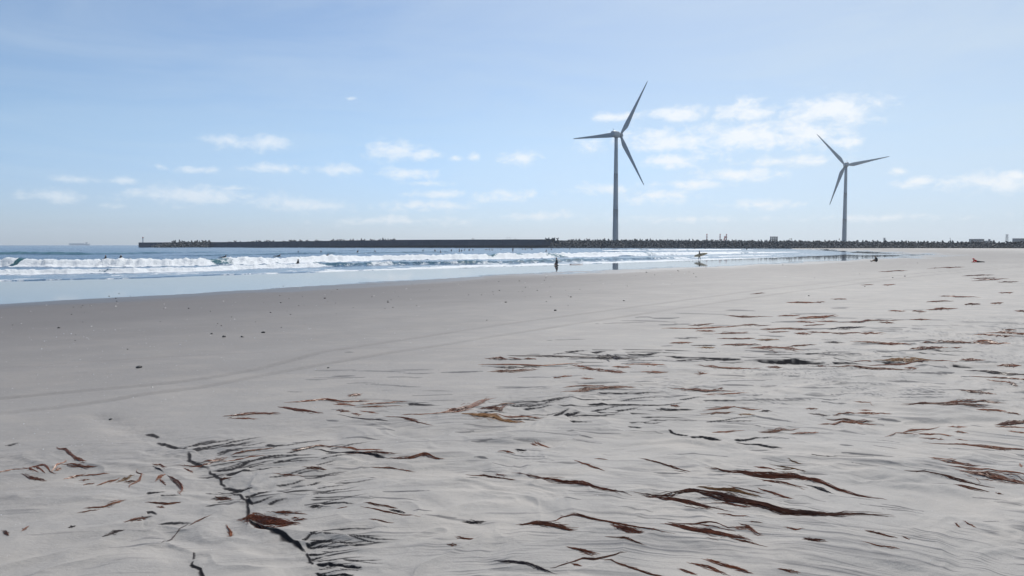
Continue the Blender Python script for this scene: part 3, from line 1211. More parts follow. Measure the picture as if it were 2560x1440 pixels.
def turbine(tower_px, top_px, D, hub_px, R_px, axis_yaw, ang0, base_w, top_w, chord_dir, hub_off, label, lettering):
    base = at(tower_px[0], D, tower_px[1])
    tow_top_z = top_z(top_px[1], D)
    hub_z = top_z(hub_px[1], D)
    Rr = R_px / F * D
    root = empty('wind_turbine', (base[0], base[1], 2.6), label=label, cat='wind turbine')
    x0, y0, z0 = root.location
    # tower: plated steel sections, slightly conical
    mb = MB()
    n = 40
    H = tow_top_z - 2.6
    zs = np.linspace(0, H, 13)
    fz = [0, .0]
    rb, rt = base_w / F * D / 2, top_w / F * D / 2
    prof = []
    for i, z in enumerate(zs):
        t = z / H
        prof.append((z, rb * 1.06 * (1 - t) + rt * t))
        if i in (4, 8):
            r_ = prof[-1][1]
            prof += [(z + .02, r_ * 1.025), (z + .28, r_ * 1.025), (z + .30, r_ * .998)]
    V = [(r * math.cos(2 * math.pi * j / n), r * math.sin(2 * math.pi * j / n), z) for z, r in prof for j in range(n)]
    Fc = [(i * n + j, i * n + (j + 1) % n, (i + 1) * n + (j + 1) % n, (i + 1) * n + j) for i in range(len(prof) - 1) for j in range(n)]
    Fc.append(tuple((len(prof) - 1) * n + j for j in range(n)))
    tower = link('tower', new_mesh('tower', V, Fc, M_turb, True), root)
    dm = MB()
    dm.box((0, -rb * 1.05, 1.6), (1.1, .3, 2.4))
    dm.build('door', M_turb_d, tower)
    # nacelle and rotor turn together round the tower
    ax = Vector((math.sin(axis_yaw), math.cos(axis_yaw), 0))          # pointing from nacelle to hub
    side = Vector((ax.y, -ax.x, 0))
    up = Vector((0, 0, 1))
    hub_xy = at(hub_px[0], D)
    off = hub_off
    hub = Vector((0, 0, hub_z - z0)) + ax * off
    # nacelle as a rounded hull
    ln, wd, ht = Rr * .20, Rr * .105, Rr * .115
    V, Fc = [], []
    st = [(-.62, .50), (-.60, .72), (-.52, .90), (-.2, 1.0), (.15, 1.0), (.26, .92), (.31, .8)]
    m = 16
    for t, s in st:
        for j in range(m):
            q = 2 * math.pi * j / m
            cx, cz = math.cos(q), math.sin(q)
            k = (abs(cx) ** 2.6 + abs(cz) ** 2.6) ** (-1 / 2.6)
            p = Vector((0, 0, hub_z - z0)) + ax * (t * ln) + side * (cx * k * wd / 2 * s) + up * (cz * k * ht / 2 * s)
            V.append(tuple(p))
    for i in range(len(st) - 1):
        for j in range(m):
            Fc.append((i * m + j, i * m + (j + 1) % m, (i + 1) * m + (j + 1) % m, (i + 1) * m + j))
    Fc += [tuple(reversed(range(m))), tuple((len(st) - 1) * m + j for j in range(m))]
    nac = link('nacelle', new_mesh('nacelle', V, Fc, M_turb, True), root)
    for tt, hh in ((-.5, 1.9), (-.38, 1.3)):
        mm = MB()
        p = Vector((0, 0, hub_z - z0)) + ax * (tt * ln) + up * (ht * .44)
        mm.tube([p, p + up * hh], .09, 6)
        mm.tube([p + up * hh - side * .5, p + up * hh + side * .5], .08, 6)
        mm.build('wind_vane', M_turb_d, nac)
    # yaw collar between tower and nacelle
    mm = MB()
    mm.tube([(0, 0, H - .3), (0, 0, hub_z - z0 - ht * .42)], [rt * 1.02, rt * 1.12], 24)
    mm.build('yaw_collar', M_turb_d, root, smooth=True)
    # hub spinner
    V, Fc = [], []
    st = [(-.045, .034), (-.03, .040), (.0, .043), (.025, .040), (.042, .031), (.052, .018), (.056, .003)]
    m = 20
    for t, s in st:
        for j in range(m):
            q = 2 * math.pi * j / m
            V.append(tuple(hub + ax * (t * Rr) + side * (math.cos(q) * s * Rr) + up * (math.sin(q) * s * Rr)))
    for i in range(len(st) - 1):
        for j in range(m):
            Fc.append((i * m + j, i * m + (j + 1) % m, (i + 1) * m + (j + 1) % m, (i + 1) * m + j))
    Fc += [tuple(reversed(range(m))), tuple((len(st) - 1) * m + j for j in range(m))]
    hubo = link('hub', new_mesh('hub', V, Fc, M_turb_d, True), root)
    bm = blade_mesh(Rr)
    for k in range(3):
        th = ang0 + k * 2 * math.pi / 3
        zdir = up * math.cos(th) + side * math.sin(th)
        xdir = (side * math.cos(th) - up * math.sin(th)) * chord_dir
        ydir = zdir.cross(xdir)
        M = Matrix((xdir, ydir, zdir)).transposed().to_4x4()
        b = link('blade', bm, root)
        b.matrix_local = Matrix.Translation(hub) @ M
    if lettering:
        # upright column of seven dark characters, strokes standing just proud of the plate
        for i in range(7):
            yy = 513.5 + i * 5.35
            zc = top_z(yy, D) - z0
            mb = MB()
            h, w = 1.35, 1.05
            strokes = [[(0, .5, 1, .16), (0, 0, .16, 1), (0, -.45, .9, .16)], [(0, .45, .8, .18), (0, 0, 1, .18), (-.2, -.2, .16, .8), (.25, -.3, .16, .6)], [(0, .4, 1, .16), (0, .0, .7, .16), (0, -.4, 1, .16), (0, 0, .16, .8)],
                       [(-.3, 0, .16, 1), (.3, 0, .16, 1), (0, .3, .8, .16), (0, -.2, .8, .16)], [(0, .42, 1, .18), (-.25, -.1, .18, .8), (.28, -.1, .18, .8)], [(0, 0, .2, 1)], [(0, .35, .9, .18), (0, 0, .9, .16), (0, -.4, 1, .18), (-.1, 0, .18, .9)]][i]
            t = zc / H
            rr = rb * 1.06 * (1 - t) + rt * t + .03
            for (sx, sz, sw, sh) in strokes:
                vs_ = []
                for (a, b_) in ((-1, -1), (1, -1), (1, 1), (-1, 1)):
                    xx = rr * .42 + (sx * .5 + a * sw / 2) * w
                    vs_.append((xx, -math.sqrt(max(rr * rr - xx * xx, .01)), zc + (sz * .5 * 1.0 + b_ * sh / 2) * h))
                mb.add(vs_, [(0, 1, 2, 3)])
            mb.build('character', M_letter, tower)
    return root


turbine((1538.5, 597), (1539.5, 345), 690, (1550, 336), 145, math.atan2(270, F) + R(32), R(31.5), 14, 8.2, 1, 7.0, 'tall wind turbine standing nearest, left of the two behind the breakwater', True)
turbine((2110.5, 599), (2115, 418), 960, (2113.5, 412), 104.5, math.atan2(834, F) - R(12), R(-41), 10.6, 6.4, 1, 5.5, 'smaller, farther wind turbine on the right behind the breakwater', False)

# ---------------------------------------------------------------- small things on the skyline
M_black = prin('black_cloth', (.012, .013, .016), .6)
M_white = prin('white_paint', (.75, .75, .74), .5)
M_red = prin('red_paint', (.42, .035, .025), .5)
M_navy = noisy('far_building', (.10, .12, .16), (.16, .18, .22), .05, .7)
M_steel = prin('grey_steel', (.25, .27, .3), .5)

# light tower on the breakwater's tip
p = at(357.5, 757)
lt = empty('harbour_light', (p[0], p[1], top_z(606.2, 757)), label='slim harbour light tower on the tip of the breakwater', cat='light tower')
mb = MB()
mb.tube([(0, 0, 0), (0, 0, .5), (0, 0, 4.3)], [.75, .6, .45], 12)
mb.build('column', M_white, lt)
mb = MB()
mb.tube([(0, 0, 4.3), (0, 0, 4.45)], [.85, .85], 12)
mb.build('gallery', M_steel, lt)
mb = MB()
mb.tube([(0, 0, 4.45), (0, 0, 5.3), (0, 0, 5.6)], [.5, .5, .15], 10)
mb.build('lantern', M_red, lt)

for i, (px, lab) in enumerate(((1767, 'red and white banded chimney standing apart, leftmost of the three'), (1800, 'middle one of the three red and white banded chimneys'), (1816, 'rightmost red and white banded chimney, behind the red crane'))):
    D = 1500
    p = at(px, D)
    c = empty('chimney', (p[0], p[1], 2.6), label=lab, cat='chimney', group='banded chimneys on the skyline')
    hh = top_z(585, D) - 2.6
    nb = 9
    for k in range(nb):
        mb = MB()
        mb.tube([(0, 0, hh * k / nb), (0, 0, hh * (k + 1) / nb)], [1.35 - .03 * k, 1.35 - .03 * (k + 1)], 14)
        mb.build('band', M_red if (nb - k) % 2 else M_white, c)
D = 1500
p = at(1811, D)
cr = empty('harbour_crane', (p[0], p[1], 2.6), label='red crane with a folded jib beside the chimneys', cat='crane')
hz = top_z(590, D) - 2.6
mb = MB()
mb.tube([(-3.2, 0, 0), (.8, 0, hz)], [1.1, .7], 6)
mb.tube([(-1.0, 0, hz * .35), (1.0, 0, hz * .95)], [.8, .5], 6)
mb.build('mast', M_red, cr)
mb = MB()
mb.tube([(.8, 0, hz), (7.5, 0, 3.0)], [.9, .6], 6)
mb.tube([(.5, 0, hz * .6), (6.0, 0, 3.5)], [.5, .4], 6)
mb.build('jib', M_red, cr)
mb = MB()
mb.box((0, 0, 2.0), (7, 4, 4))
mb.build('base', M_steel, cr)

# open frame building
D = 1200
p = at(1934.5, D)
fb = empty('frame_building', (p[0], p[1], 2.6), label='small open-framed building above the breakwater left of the right turbine', cat='building')
W_, H_ = 15 / F * D, top_z(591.5, D) - 2.6
for k in range(4):
    mb = MB()
    mb.box((-W_ / 2 + W_ * k / 3, 0, H_ / 2), (.75, 5, H_))
    mb.build('column', M_navy, fb)
for zz in (H_ - .4, H_ - 4.4, H_ - 8.4):
    mb = MB()
    mb.box((0, 0, zz), (W_ + 1.2, 5.2, .85))
    mb.build('floor_slab', M_navy, fb)


def plain_building(px0, px1, y_top, D, label, step=None):
    p = at((px0 + px1) / 2, D)
    w = (px1 - px0) / F * D
    h = top_z(y_top, D) - 2.6
    r = empty('warehouse', (p[0], p[1], 2.6), label=label, cat='building')
    mb = MB()
    mb.box((-w * .25 if step else 0, 0, h / 2), (w * .5 if step else w, 20, h))
    mb.build('wall', M_navy, r)
    mb = MB()
    mb.box((-w * .25 if step else 0, 0, h + .25), ((w * .5 if step else w) + .8, 20.8, .5))
    mb.build('roof', M_steel, r)
    if step:
        mb = MB()
        mb.box((w * .25, 0, (h - 3) / 2), (w * .5, 16, h - 3))
        mb.build('annex', M_navy, r)
        mb = MB()
        mb.box((w * .46, 0, h / 2), (2.0, 4, h + .5))
        mb.build('stair_tower', M_navy, r)
    for k in range(6):
        mb = MB()
        mb.box((-w * .45 + w * .4 * k / 5, -10.03, h - 2.2), (2.2, .08, 1.0))
        mb.build('window', M_conc_d, r)


plain_building(2430, 2475, 598, 1500, 'low long warehouse roof with a step above the breakwater', True)
plain_building(2539, 2590, 596.5, 1500, 'flat-roofed warehouse at the right edge above the breakwater')


def pylon(px, D, ytop, w0, label, name='lattice_pylon'):
    p = at(px, D)
    h = top_z(ytop, D) - 2.6
    r = empty(name, (p[0], p[1], 2.6), label=label, cat='pylon')
    mb = MB()
    for sx in (-1, 1):
        for sy in (-1, 1):
            mb.tube([(sx * w0, sy * w0, 0), (sx * w0 * .35, sy * w0 * .35, h)], .28, 5)
    for k in range(7):
        z0, z1 = h * k / 7, h * (k + 1) / 7
        a0, a1 = w0 * (1 - .65 * k / 7), w0 * (1 - .65 * (k + 1) / 7)
        for sy in (-1, 1):
            mb.tube([(-a0, sy * a0, z0), (a1, sy * a1, z1)], .2, 4)
            mb.tube([(a0, sy * a0, z0), (-a1, sy * a1, z1)], .2, 4)
    mb.build('lattice', M_steel, r)
    mb = MB()
    for f in (.72, .86, .99):
        mb.tube([(-w0 * 1.6, 0, h * f), (w0 * 1.6, 0, h * f)], .28, 5)
    mb.build('cross_arm', M_steel, r)


pylon(2517, 1700, 586, 2.6, 'pale lattice pylon between the two warehouses')
pylon(2211, 1300, 595, 1.6, 'short lattice mast right of the far turbine', 'lattice_mast')
p = at(2377, 1500)
jm = empty('jib_crane', (p[0], p[1], 2.6), label='thin slanted crane jib above the right half of the breakwater', cat='crane')
mb = MB()
mb.tube([(2.5, 0, 0), (-2.2, 0, top_z(594, 1500) - 2.6)], .45, 6)
mb.build('jib', M_steel, jm)
mb = MB()
mb.tube([(3.5, 0, 0), (2.4, 0, 9)], .5, 6)
mb.box((3, 0, 1.5), (5, 4, 3))
mb.build('cab', M_steel, jm)
p = at(1270, 1500)
cb = empty('twin_jib_crane', (p[0], p[1], 0), label='pair of thin crane booms leaning together beyond the high wall', cat='crane')
for (x0, x1) in ((-4.5, -1.2), (7.5, 3.4)):
    mb = MB()
    mb.tube([(x0, 0, 0), (x1, 0, top_z(592.5, 1500))], .35, 6)
    mb.build('boom', M_steel, cb)
mb = MB()
mb.box((1, 0, 2), (14, 5, 4))
mb.build('base', M_steel, cb)

# cargo ship on the horizon
D = 5600
p = at(199, D)
ship = empty('cargo_ship', (p[0], p[1], -D * D / (2 * REARTH)), label='faint cargo ship on the horizon at the left', cat='ship')
mb = MB()
L_, B_, Hh = 155., 24., 9.5
outl = [(-.5, .0), (-.48, .4), (-.40, .5), (.36, .5), (.46, .3), (.5, 0), (.46, -.3), (.36, -.5), (-.40, -.5), (-.48, -.4)]
V = [(a * L_ * .97, b_ * B_ * .9, -2) for a, b_ in outl] + [(a * L_, b_ * B_, Hh) for a, b_ in outl]
n = len(outl)
mb.add(V, [tuple(range(n, 2 * n))] + [(i, (i + 1) % n, n + (i + 1) % n, n + i) for i in range(n)])
M_ship = prin('ship_paint', (.46, .56, .66), .6)
mb.build('hull', M_ship, ship)
mb = MB()
mb.box((55, 0, Hh + 5), (16, 20, 10))
mb.box((57, 0, Hh + 11), (8, 22, 2.5))
mb.build('superstructure', M_white, ship)
mb = MB()
for k in range(6):
    mb.box((-62 + k * 18, 0, Hh + 2.0), (15, 18, 4 + (k % 2) * 1.2))
mb.build('deck_cargo', M_ship, ship)
mb = MB()
mb.tube([(62, 0, Hh + 8), (62, 0, Hh + 16)], 2.0, 8)
mb.build('funnel', M_ship, ship)

# ---------------------------------------------------------------- people
M_suit = noisy('wetsuit_rubber', (.008, .009, .012), (.018, .019, .024), 6, .5)
M_skin = prin('skin', (.42, .24, .16), .55)
M_hair = prin('dark_hair', (.012, .01, .009), .6)
M_redc = noisy('red_cloth', (.62, .02, .02), (.75, .04, .03), 8, .7)
M_dkc = noisy('dark_trousers', (.03, .035, .03), (.06, .06, .05), 8, .8)


def skin_mesh(name, J, E, rad, mats, mat_of):
    """continuous body grown from a skeleton: J joints, E bones, rad radii"""
    keys = list(J)
    me = bpy.data.meshes.new(name + '_cage')
    me.from_pydata([J[k] for k in keys], [(keys.index(a), keys.index(b)) for a, b in E], [])
    o = bpy.data.objects.new(name + '_cage', me)
    COL.objects.link(o)
    md = o.modifiers.new('skin', 'SKIN')
    for i, k in enumerate(keys):
        r = rad[k]
        me.skin_vertices[0].data[i].radius = (r, r) if not isinstance(r, tuple) else r
    me.skin_vertices[0].data[keys.index('pelvis')].use_root = True
    md.use_smooth_shade = True
    sb = o.modifiers.new('sub', 'SUBSURF')
    sb.levels = 2
    bpy.context.view_layer.update()
    dg = bpy.context.evaluated_depsgraph_get()
    res = bpy.data.meshes.new_from_object(o.evaluated_get(dg))
    res.name = name
    bpy.data.objects.remove(o)
    bpy.data.meshes.remove(me)
    res.materials.clear()
    for m in mats:
        res.materials.append(m)
    if mat_of:
        for f in res.polygons:
            f.material_index = mat_of(f.center)
    res.polygons.foreach_set('use_smooth', np.ones(len(res.polygons), dtype=bool))
    return res


BONES = [('pelvis', 'waist'), ('waist', 'chest'), ('chest', 'neck'), ('neck', 'head'), ('head', 'crown'), ('head', 'nose')]
for s_ in 'lr':
    BONES += [('chest', 'sh' + s_), ('sh' + s_, 'el' + s_), ('el' + s_, 'wr' + s_), ('wr' + s_, 'pa' + s_), ('pa' + s_, 'f1' + s_), ('pa' + s_, 'f2' + s_), ('pa' + s_, 'f3' + s_), ('wr' + s_, 'th' + s_),
              ('pelvis', 'hi' + s_), ('hi' + s_, 'kn' + s_), ('kn' + s_, 'an' + s_), ('an' + s_, 'to' + s_)]
RAD = dict(pelvis=.135, waist=.12, chest=.15, neck=.06, head=.095, crown=.085, nose=.03)
RAD = {k: v * 1.2 for k, v in RAD.items()}
for s_ in 'lr':
    RAD.update({'sh' + s_: .095, 'el' + s_: .060, 'wr' + s_: .042, 'pa' + s_: .045, 'f1' + s_: .012, 'f2' + s_: .012, 'f3' + s_: .012, 'th' + s_: .013, 'hi' + s_: .125, 'kn' + s_: .085, 'an' + s_: .056, 'to' + s_: .045})


def with_hands(J, face):
    fx = Vector(face)
    h = Vector(J['head'])
    J['nose'] = tuple(h + fx * .10 - Vector((0, 0, .01)))
    for s_ in 'lr':
        w, e = Vector(J['wr' + s_]), Vector(J['el' + s_])
        d = (w - e).normalized()
        sd = d.cross(Vector((0.3, .2, 1))).normalized()
        pa = w + d * .07
        J['pa' + s_] = tuple(pa)
        for k, nm in ((-1, 'f1'), (0, 'f2'), (1, 'f3')):
            J[nm + s_] = tuple(pa + d * (.085 - .012 * abs(k)) + sd * .026 * k)
        J['th' + s_] = tuple(w + d * .05 + sd * .06)
    return J


def hair_cap(J, parent, r=.108, name='hair'):
    """cap of hair over the top and back of the head"""
    h = (Vector(J['head']) + Vector(J['crown'])) / 2 + Vector((0, 0, .015))
    V, Fc = [], []
    n, m = 12, 5
    for i in range(m + 1):
        q = R(95) * i / m
        for j in range(n):
            a = 2 * math.pi * j / n
            V.append((h.x + r * math.sin(q) * math.cos(a), h.y + r * math.sin(q) * math.sin(a), h.z + r * 1.12 * math.cos(q)))
    for i in range(m):
        for j in range(n):
            Fc.append((i * n + j, (i + 1) * n + j, (i + 1) * n + (j + 1) % n, i * n + (j + 1) % n))
    return link(name, new_mesh(name, V, Fc, M_hair, True), parent)


def person(J, face, loc, label, mats, mat_of, hair=True, name='person', group=None):
    J = with_hands(dict(J), face)
    me = skin_mesh('body', J, BONES, RAD, mats, mat_of)
    r = empty(name, loc, label=label, cat='person', group=group)
    link('body', me, r)
    if hair:
        hair_cap(J, r)
    return r


def face_skin(J, face, hands=True):
    """skin on face and hands, suit elsewhere"""
    h = Vector(J['head'])
    w = [Vector(J['wrl']), Vector(J['wrr'])]
    e = [Vector(J['ell']), Vector(J['elr'])]
    fx = Vector(face)

    def f(c):
        if (c - h).length < .17 and c.z > h.z - .12:
            return 1
        if hands:
            for a, b in zip(w, e):
                if (c - a).dot((a - b).normalized()) > .005 and (c - a).length < .22:
                    return 1
        return 0
    return f


def surfboard_mesh(L_, Wd, th, mat, name='deck'):
    """board along X, deck up +Z, nose at +X with a little rocker"""
    n = 22
    V, Fc = [], []
    m = 10
    for i in range(n + 1):
        t = i / n
        w = Wd / 2 * (max(1e-4, (math.sin(math.pi * min(1, t * .97 + .03) ** .92))) ** .55) * (.82 if t < .08 else 1)
        x = (t - .5) * L_
        rk = .10 * max(0, t - .6) ** 2 * L_ + .03 * max(0, .2 - t) ** 2 * L_
        for j in range(m):
            q = 2 * math.pi * j / m
            V.append((x, math.cos(q) * w, math.sin(q) * th / 2 * min(1, w / .12) + rk))
    for i in range(n):
        for j in range(m):
            Fc.append((i * m + j, i * m + (j + 1) % m, (i + 1) * m + (j + 1) % m, (i + 1) * m + j))
    Fc += [tuple(reversed(range(m))), tuple(n * m + j for j in range(m))]
    return new_mesh(name, V, Fc, mat, True)


M_board = noisy('tan_board', (.30, .25, .17), (.36, .30, .20), 2, .35)
M_boardw = prin('pale_board', (.55, .38, .36), .35)
M_fin = prin('board_fin', (.05, .05, .06), .4)


def surfboard(loc, rot, L_, Wd, mat, label, group=None, flip=1):
    r = empty('surfboard', loc, label=label, cat='surfboard', group=group)
    r.rotation_euler = rot
    link('deck', surfboard_mesh(L_, Wd, .07, mat), r)
    mb = MB()
    z = -.03
    mb.add([(-L_ * .45, -.006, z), (-L_ * .36, -.006, z), (-L_ * .47, -.004, z - .2), (-L_ * .45, .006, z), (-L_ * .36, .006, z), (-L_ * .47, .004, z - .2)], [(0, 1, 2), (5, 4, 3), (0, 3, 4, 1), (1, 4, 5, 2), (2, 5, 3, 0)])
    mb.build('fin', M_fin, r)
    mb = MB()
    mb.tube([(-L_ * .48, 0, .035), (L_ * .47, 0, .05)], .008, 4)
    mb.build('stringer', M_fin, r)
    return r


def on_beach(px, py, dz=0.0):
    P = ground_xy(px, py)
    z = float(ground_z(P)[0])
    return (float(P[0, 0]), float(P[0, 1]), z + dz)


# 1: kneeling in a black wetsuit at the water's edge
Jk = dict(pelvis=(.10, 0, .26), waist=(.10, 0, .42), chest=(.06, 0, .62), neck=(.02, 0, .79), head=(0, 0, .90), crown=(.01, 0, .98),
          shl=(.05, -.19, .68), ell=(-.06, -.25, .46), wrl=(-.16, -.20, .27), shr=(.05, .19, .68), elr=(-.06, .25, .46), wrr=(-.16, .20, .27),
          hil=(.10, -.10, .24), knl=(-.30, -.16, .11), anl=(.12, -.13, .06), tol=(.30, -.12, .04), hir=(.10, .10, .24), knr=(-.30, .16, .11), anr=(.12, .13, .06), tor=(.30, .12, .04))
person(Jk, (-1, 0, 0), on_beach(1391, 663.2), 'person in a black wetsuit kneeling at the water edge facing left', [M_suit, M_skin], face_skin(Jk, (-1, 0, 0)))
sbk = on_beach(1441, 661.3, .06)
surfboard(sbk, (0, 0, R(4)), 2.0, .5, M_boardw, 'pinkish surfboard lying in the shallow wash beside the kneeling person')

# 2: walking with a longboard
lw = on_beach(1748, 649.0)
lw = (lw[0], lw[1], max(lw[2], 0.02) - .01)
Jw = dict(pelvis=(0, 0, .90), waist=(.0, 0, 1.06), chest=(.02, 0, 1.26), neck=(.02, 0, 1.44), head=(.03, 0, 1.55), crown=(.02, 0, 1.63),
          shl=(.02, -.18, 1.34), ell=(.06, -.36, 1.10), wrl=(.10, -.40, .86), shr=(.02, .18, 1.34), elr=(.14, .25, 1.08), wrr=(.30, .18, .94),
          hil=(0, -.09, .88), knl=(.12, -.10, .48), anl=(.15, -.10, .08), tol=(.28, -.10, .04), hir=(0, .09, .88), knr=(-.04, .10, .48), anr=(-.17, .10, .08), tor=(-.06, .11, .03))
person(Jw, (1, 0, 0), lw, 'surfer in a black wetsuit walking through the wash with a longboard', [M_suit, M_skin], face_skin(Jw, (1, 0, 0)))
surfboard((lw[0] + .25, lw[1] - .30, lw[2] + .93), (R(86), R(-13), 0), 2.65, .56, M_board, 'tan longboard carried sideways under the walking surfer arm')

# 3: sitting on the sand, legs stretched to the left
Js = dict(pelvis=(.30, 0, .13), waist=(.33, 0, .27), chest=(.26, 0, .50), neck=(.14, 0, .66), head=(.06, 0, .76), crown=(.04, 0, .84),
          shl=(.22, -.19, .56), ell=(.06, -.24, .36), wrl=(-.16, -.18, .30), shr=(.22, .19, .56), elr=(.06, .24, .36), wrr=(-.16, .18, .30),
          hil=(.25, -.10, .12), knl=(-.18, -.13, .22), anl=(-.58, -.13, .07), tol=(-.66, -.14, .19), hir=(.25, .10, .12), knr=(-.16, .13, .20), anr=(-.56, .13, .07), tor=(-.64, .14, .19))
person(Js, (-1, 0, -.1), on_beach(2187, 654.3), 'person in black sitting on the sand facing left beside the wet flats', [M_black, M_skin], face_skin(Js, (-1, 0, 0)))

# 4: lying on the sand with a red top, propped on the elbows
Jl = dict(pelvis=(.05, 0, .12), waist=(-.10, 0, .17), chest=(-.32, 0, .27), neck=(-.46, 0, .36), head=(-.54, 0, .43), crown=(-.56, 0, .51),
          shl=(-.36, -.19, .30), ell=(-.42, -.24, .06), wrl=(-.64, -.16, .05), shr=(-.36, .19, .30), elr=(-.42, .24, .06), wrr=(-.64, .16, .05),
          hil=(.08, -.10, .11), knl=(.50, -.13, .09), anl=(.90, -.12, .08), tol=(1.02, -.12, .04), hir=(.08, .10, .11), knr=(.50, .13, .09), anr=(.90, .12, .08), tor=(1.02, .12, .04))


def lie_mat(c):
    if (c - Vector(Jl['head'])).length < .15:
        return 1
    return 2 if c.x < -.14 and not (c.x < -.66) else 0


pl = person(Jl, (-1, 0, 0), on_beach(2443, 656.0), 'person in a red top and dark trousers lying on the open sand', [M_dkc, M_skin, M_redc], lie_mat, hair=False)
mb = MB()
hc = Vector(Jl['head']) + Vector((-.01, 0, .05))
mb.tube([hc + Vector((0, 0, -.02)), hc + Vector((0, 0, .0)), hc + Vector((0, 0, .08)), hc + Vector((0, 0, .12))], [.20, .135, .125, .06], 14)
mb.build('hat', M_redc, pl, smooth=True)

# surfers out in the water: seated astride boards, prone paddlers, standing
Jsurf = dict(pelvis=(0, 0, .10), waist=(.0, 0, .26), chest=(.02, 0, .48), neck=(.03, 0, .66), head=(.04, 0, .77), crown=(.03, 0, .85),
             shl=(.02, -.19, .55), ell=(.10, -.25, .32), wrl=(.26, -.16, .16), shr=(.02, .19, .55), elr=(.10, .25, .32), wrr=(.26, .16, .16),
             hil=(.04, -.12, .08), knl=(.38, -.28, .0), anl=(.36, -.30, -.40), tol=(.46, -.30, -.46), hir=(.04, .12, .08), knr=(.38, .28, .0), anr=(.36, .30, -.40), tor=(.46, .30, -.46))
Jprone = dict(pelvis=(0, 0, .10), waist=(.16, 0, .14), chest=(.40, 0, .22), neck=(.54, 0, .34), head=(.62, 0, .44), crown=(.62, 0, .52),
              shl=(.42, -.19, .22), ell=(.62, -.30, .10), wrl=(.80, -.34, -.06), shr=(.42, .19, .22), elr=(.36, .32, .10), wrr=(.16, .36, -.04),
              hil=(-.04, -.10, .10), knl=(-.44, -.11, .10), anl=(-.84, -.10, .10), tol=(-.98, -.10, .06), hir=(-.04, .10, .10), knr=(-.44, .11, .10), anr=(-.84, .10, .10), tor=(-.98, .10, .06))
Jstand = dict(Jw, shl=(.02, -.18, 1.34), ell=(.03, -.26, 1.08), wrl=(.08, -.27, .84), elr=(.03, .26, 1.08), wrr=(.08, .27, .84), knl=(.03, -.10, .48), anl=(.0, -.11, .08), tol=(.14, -.11, .04), knr=(.02, .10, .48), anr=(0, .11, .08), tor=(.14, .11, .03))
bodies = {}
for nm, J in (('sit', Jsurf), ('prone', Jprone), ('stand', Jstand)):
    bodies[nm] = skin_mesh('body', with_hands(dict(J), (1, 0, 0)), BONES, RAD, [M_suit, M_skin], face_skin(J, (1, 0, 0)))
    J['_'] = None
    del J['_']
bd_me = surfboard_mesh(2.1, .52, .07, M_white)
SURF = [(1058, 629, 's'), (1087, 629, 's'), (1101, 632, 's'), (1129, 628.3, 's'), (1148, 624.8, 's'), (1149, 629, 's'), (1154.5, 628.6, 's'), (1162, 626.3, 's'), (1172, 627, 's'), (1174.5, 626.8, 's'), (1182, 626.3, 's'), (1216, 625, 'p'), (1223, 624.6, 's'), (1230, 626.3, 's'), (1252, 624.4, 's'),
        (1306, 624.8, 's'), (1314, 625, 's'), (1328, 623.8, 's'), (1331, 624.6, 's'), (1366, 628.6, 's'), (1378, 624.8, 's'), (803, 634, 's'), (746, 633.5, 's'), (937, 630.5, 's'), (895, 632, 's'), (1424, 623.5, 's'), (1503, 623.4, 's'), (303, 649, 's'), (265, 649, 's')]
for (px, py, k) in SURF:
    D2 = sea0(px, py)
    z = max(sea_z(D2[0], D2[1]), 0)
    grp = 'surfers waiting far out beyond the breakers'
    r = empty('surfer', (D2[0], D2[1], z + .03), label='distant dark surfer sitting on a board beyond the white water', cat='person', group=grp)
    a = random.uniform(-.9, .9) + (math.pi if random.random() < .5 else 0)
    r.rotation_euler = (0, 0, a)
    link('body', bodies['sit' if k == 's' else 'prone'], r)
    b = empty('surfboard', (D2[0], D2[1], z), label='white board under a distant sitting surfer', cat='surfboard', group='boards of the waiting surfers')
    b.rotation_euler = (0, R(-4), a)
    link('deck', bd_me, b)
for (px, py, lab) in ((558, 646.5, 'dark surfer lying prone on a board at the left, behind the main breaker'), (694, 642.5, 'dark surfer paddling prone just behind the main breaker, left of centre'), (815, 641, 'dark surfer paddling prone behind the main breaker, right of the seated pair'), (1602, 622, 'prone paddler far out in front of the tetrapods below the near turbine')):
    D2 = sea0(px, py)
    z = max(sea_z(D2[0], D2[1]), 0)
    r = empty('surfer', (D2[0], D2[1], z + .12), label=lab, cat='person')
    link('body', bodies['prone'], r)
    b = empty('surfboard', (D2[0], D2[1], z + .08), label='board under the ' + ('leftmost prone surfer' if px == 558 else 'prone surfer left of centre' if px == 694 else 'prone surfer behind the central breaker' if px == 815 else 'far prone paddler below the near turbine'), cat='surfboard')
    b.rotation_euler = (0, R(-5), 0)
    link('deck', bd_me, b)
D2 = sea0(746, 658.5)
z = sea_z(D2[0], D2[1])
r = empty('surfer', (D2[0], D2[1], z - .05), label='surfer sitting low in the white water left of centre, nearest of the swimmers', cat='person')
r.rotation_euler = (0, 0, math.pi)
link('body', bodies['sit'], r)
for (px, py, lab) in ((1282, 629, 'surfer standing upright far out between the seated ones'), (1320, 622.5, 'surfer standing far out by the foot of the high wall'), (1867, 624.8, 'far person standing at the shallow edge below the tetrapods'), (1763, 623.4, 'far person in the shallows left of the chimneys'), (1737, 624.5, 'far person in the shallows behind the walking surfer')):
    D2 = sea0(px, py)
    r = empty('person', (D2[0], D2[1], max(sea_z(D2[0], D2[1]), base_z(np.array([D2]))[0][0]) - .25), label=lab, cat='person')
    r.rotation_euler = (0, 0, random.uniform(0, 6))
    link('body', bodies['stand'], r)
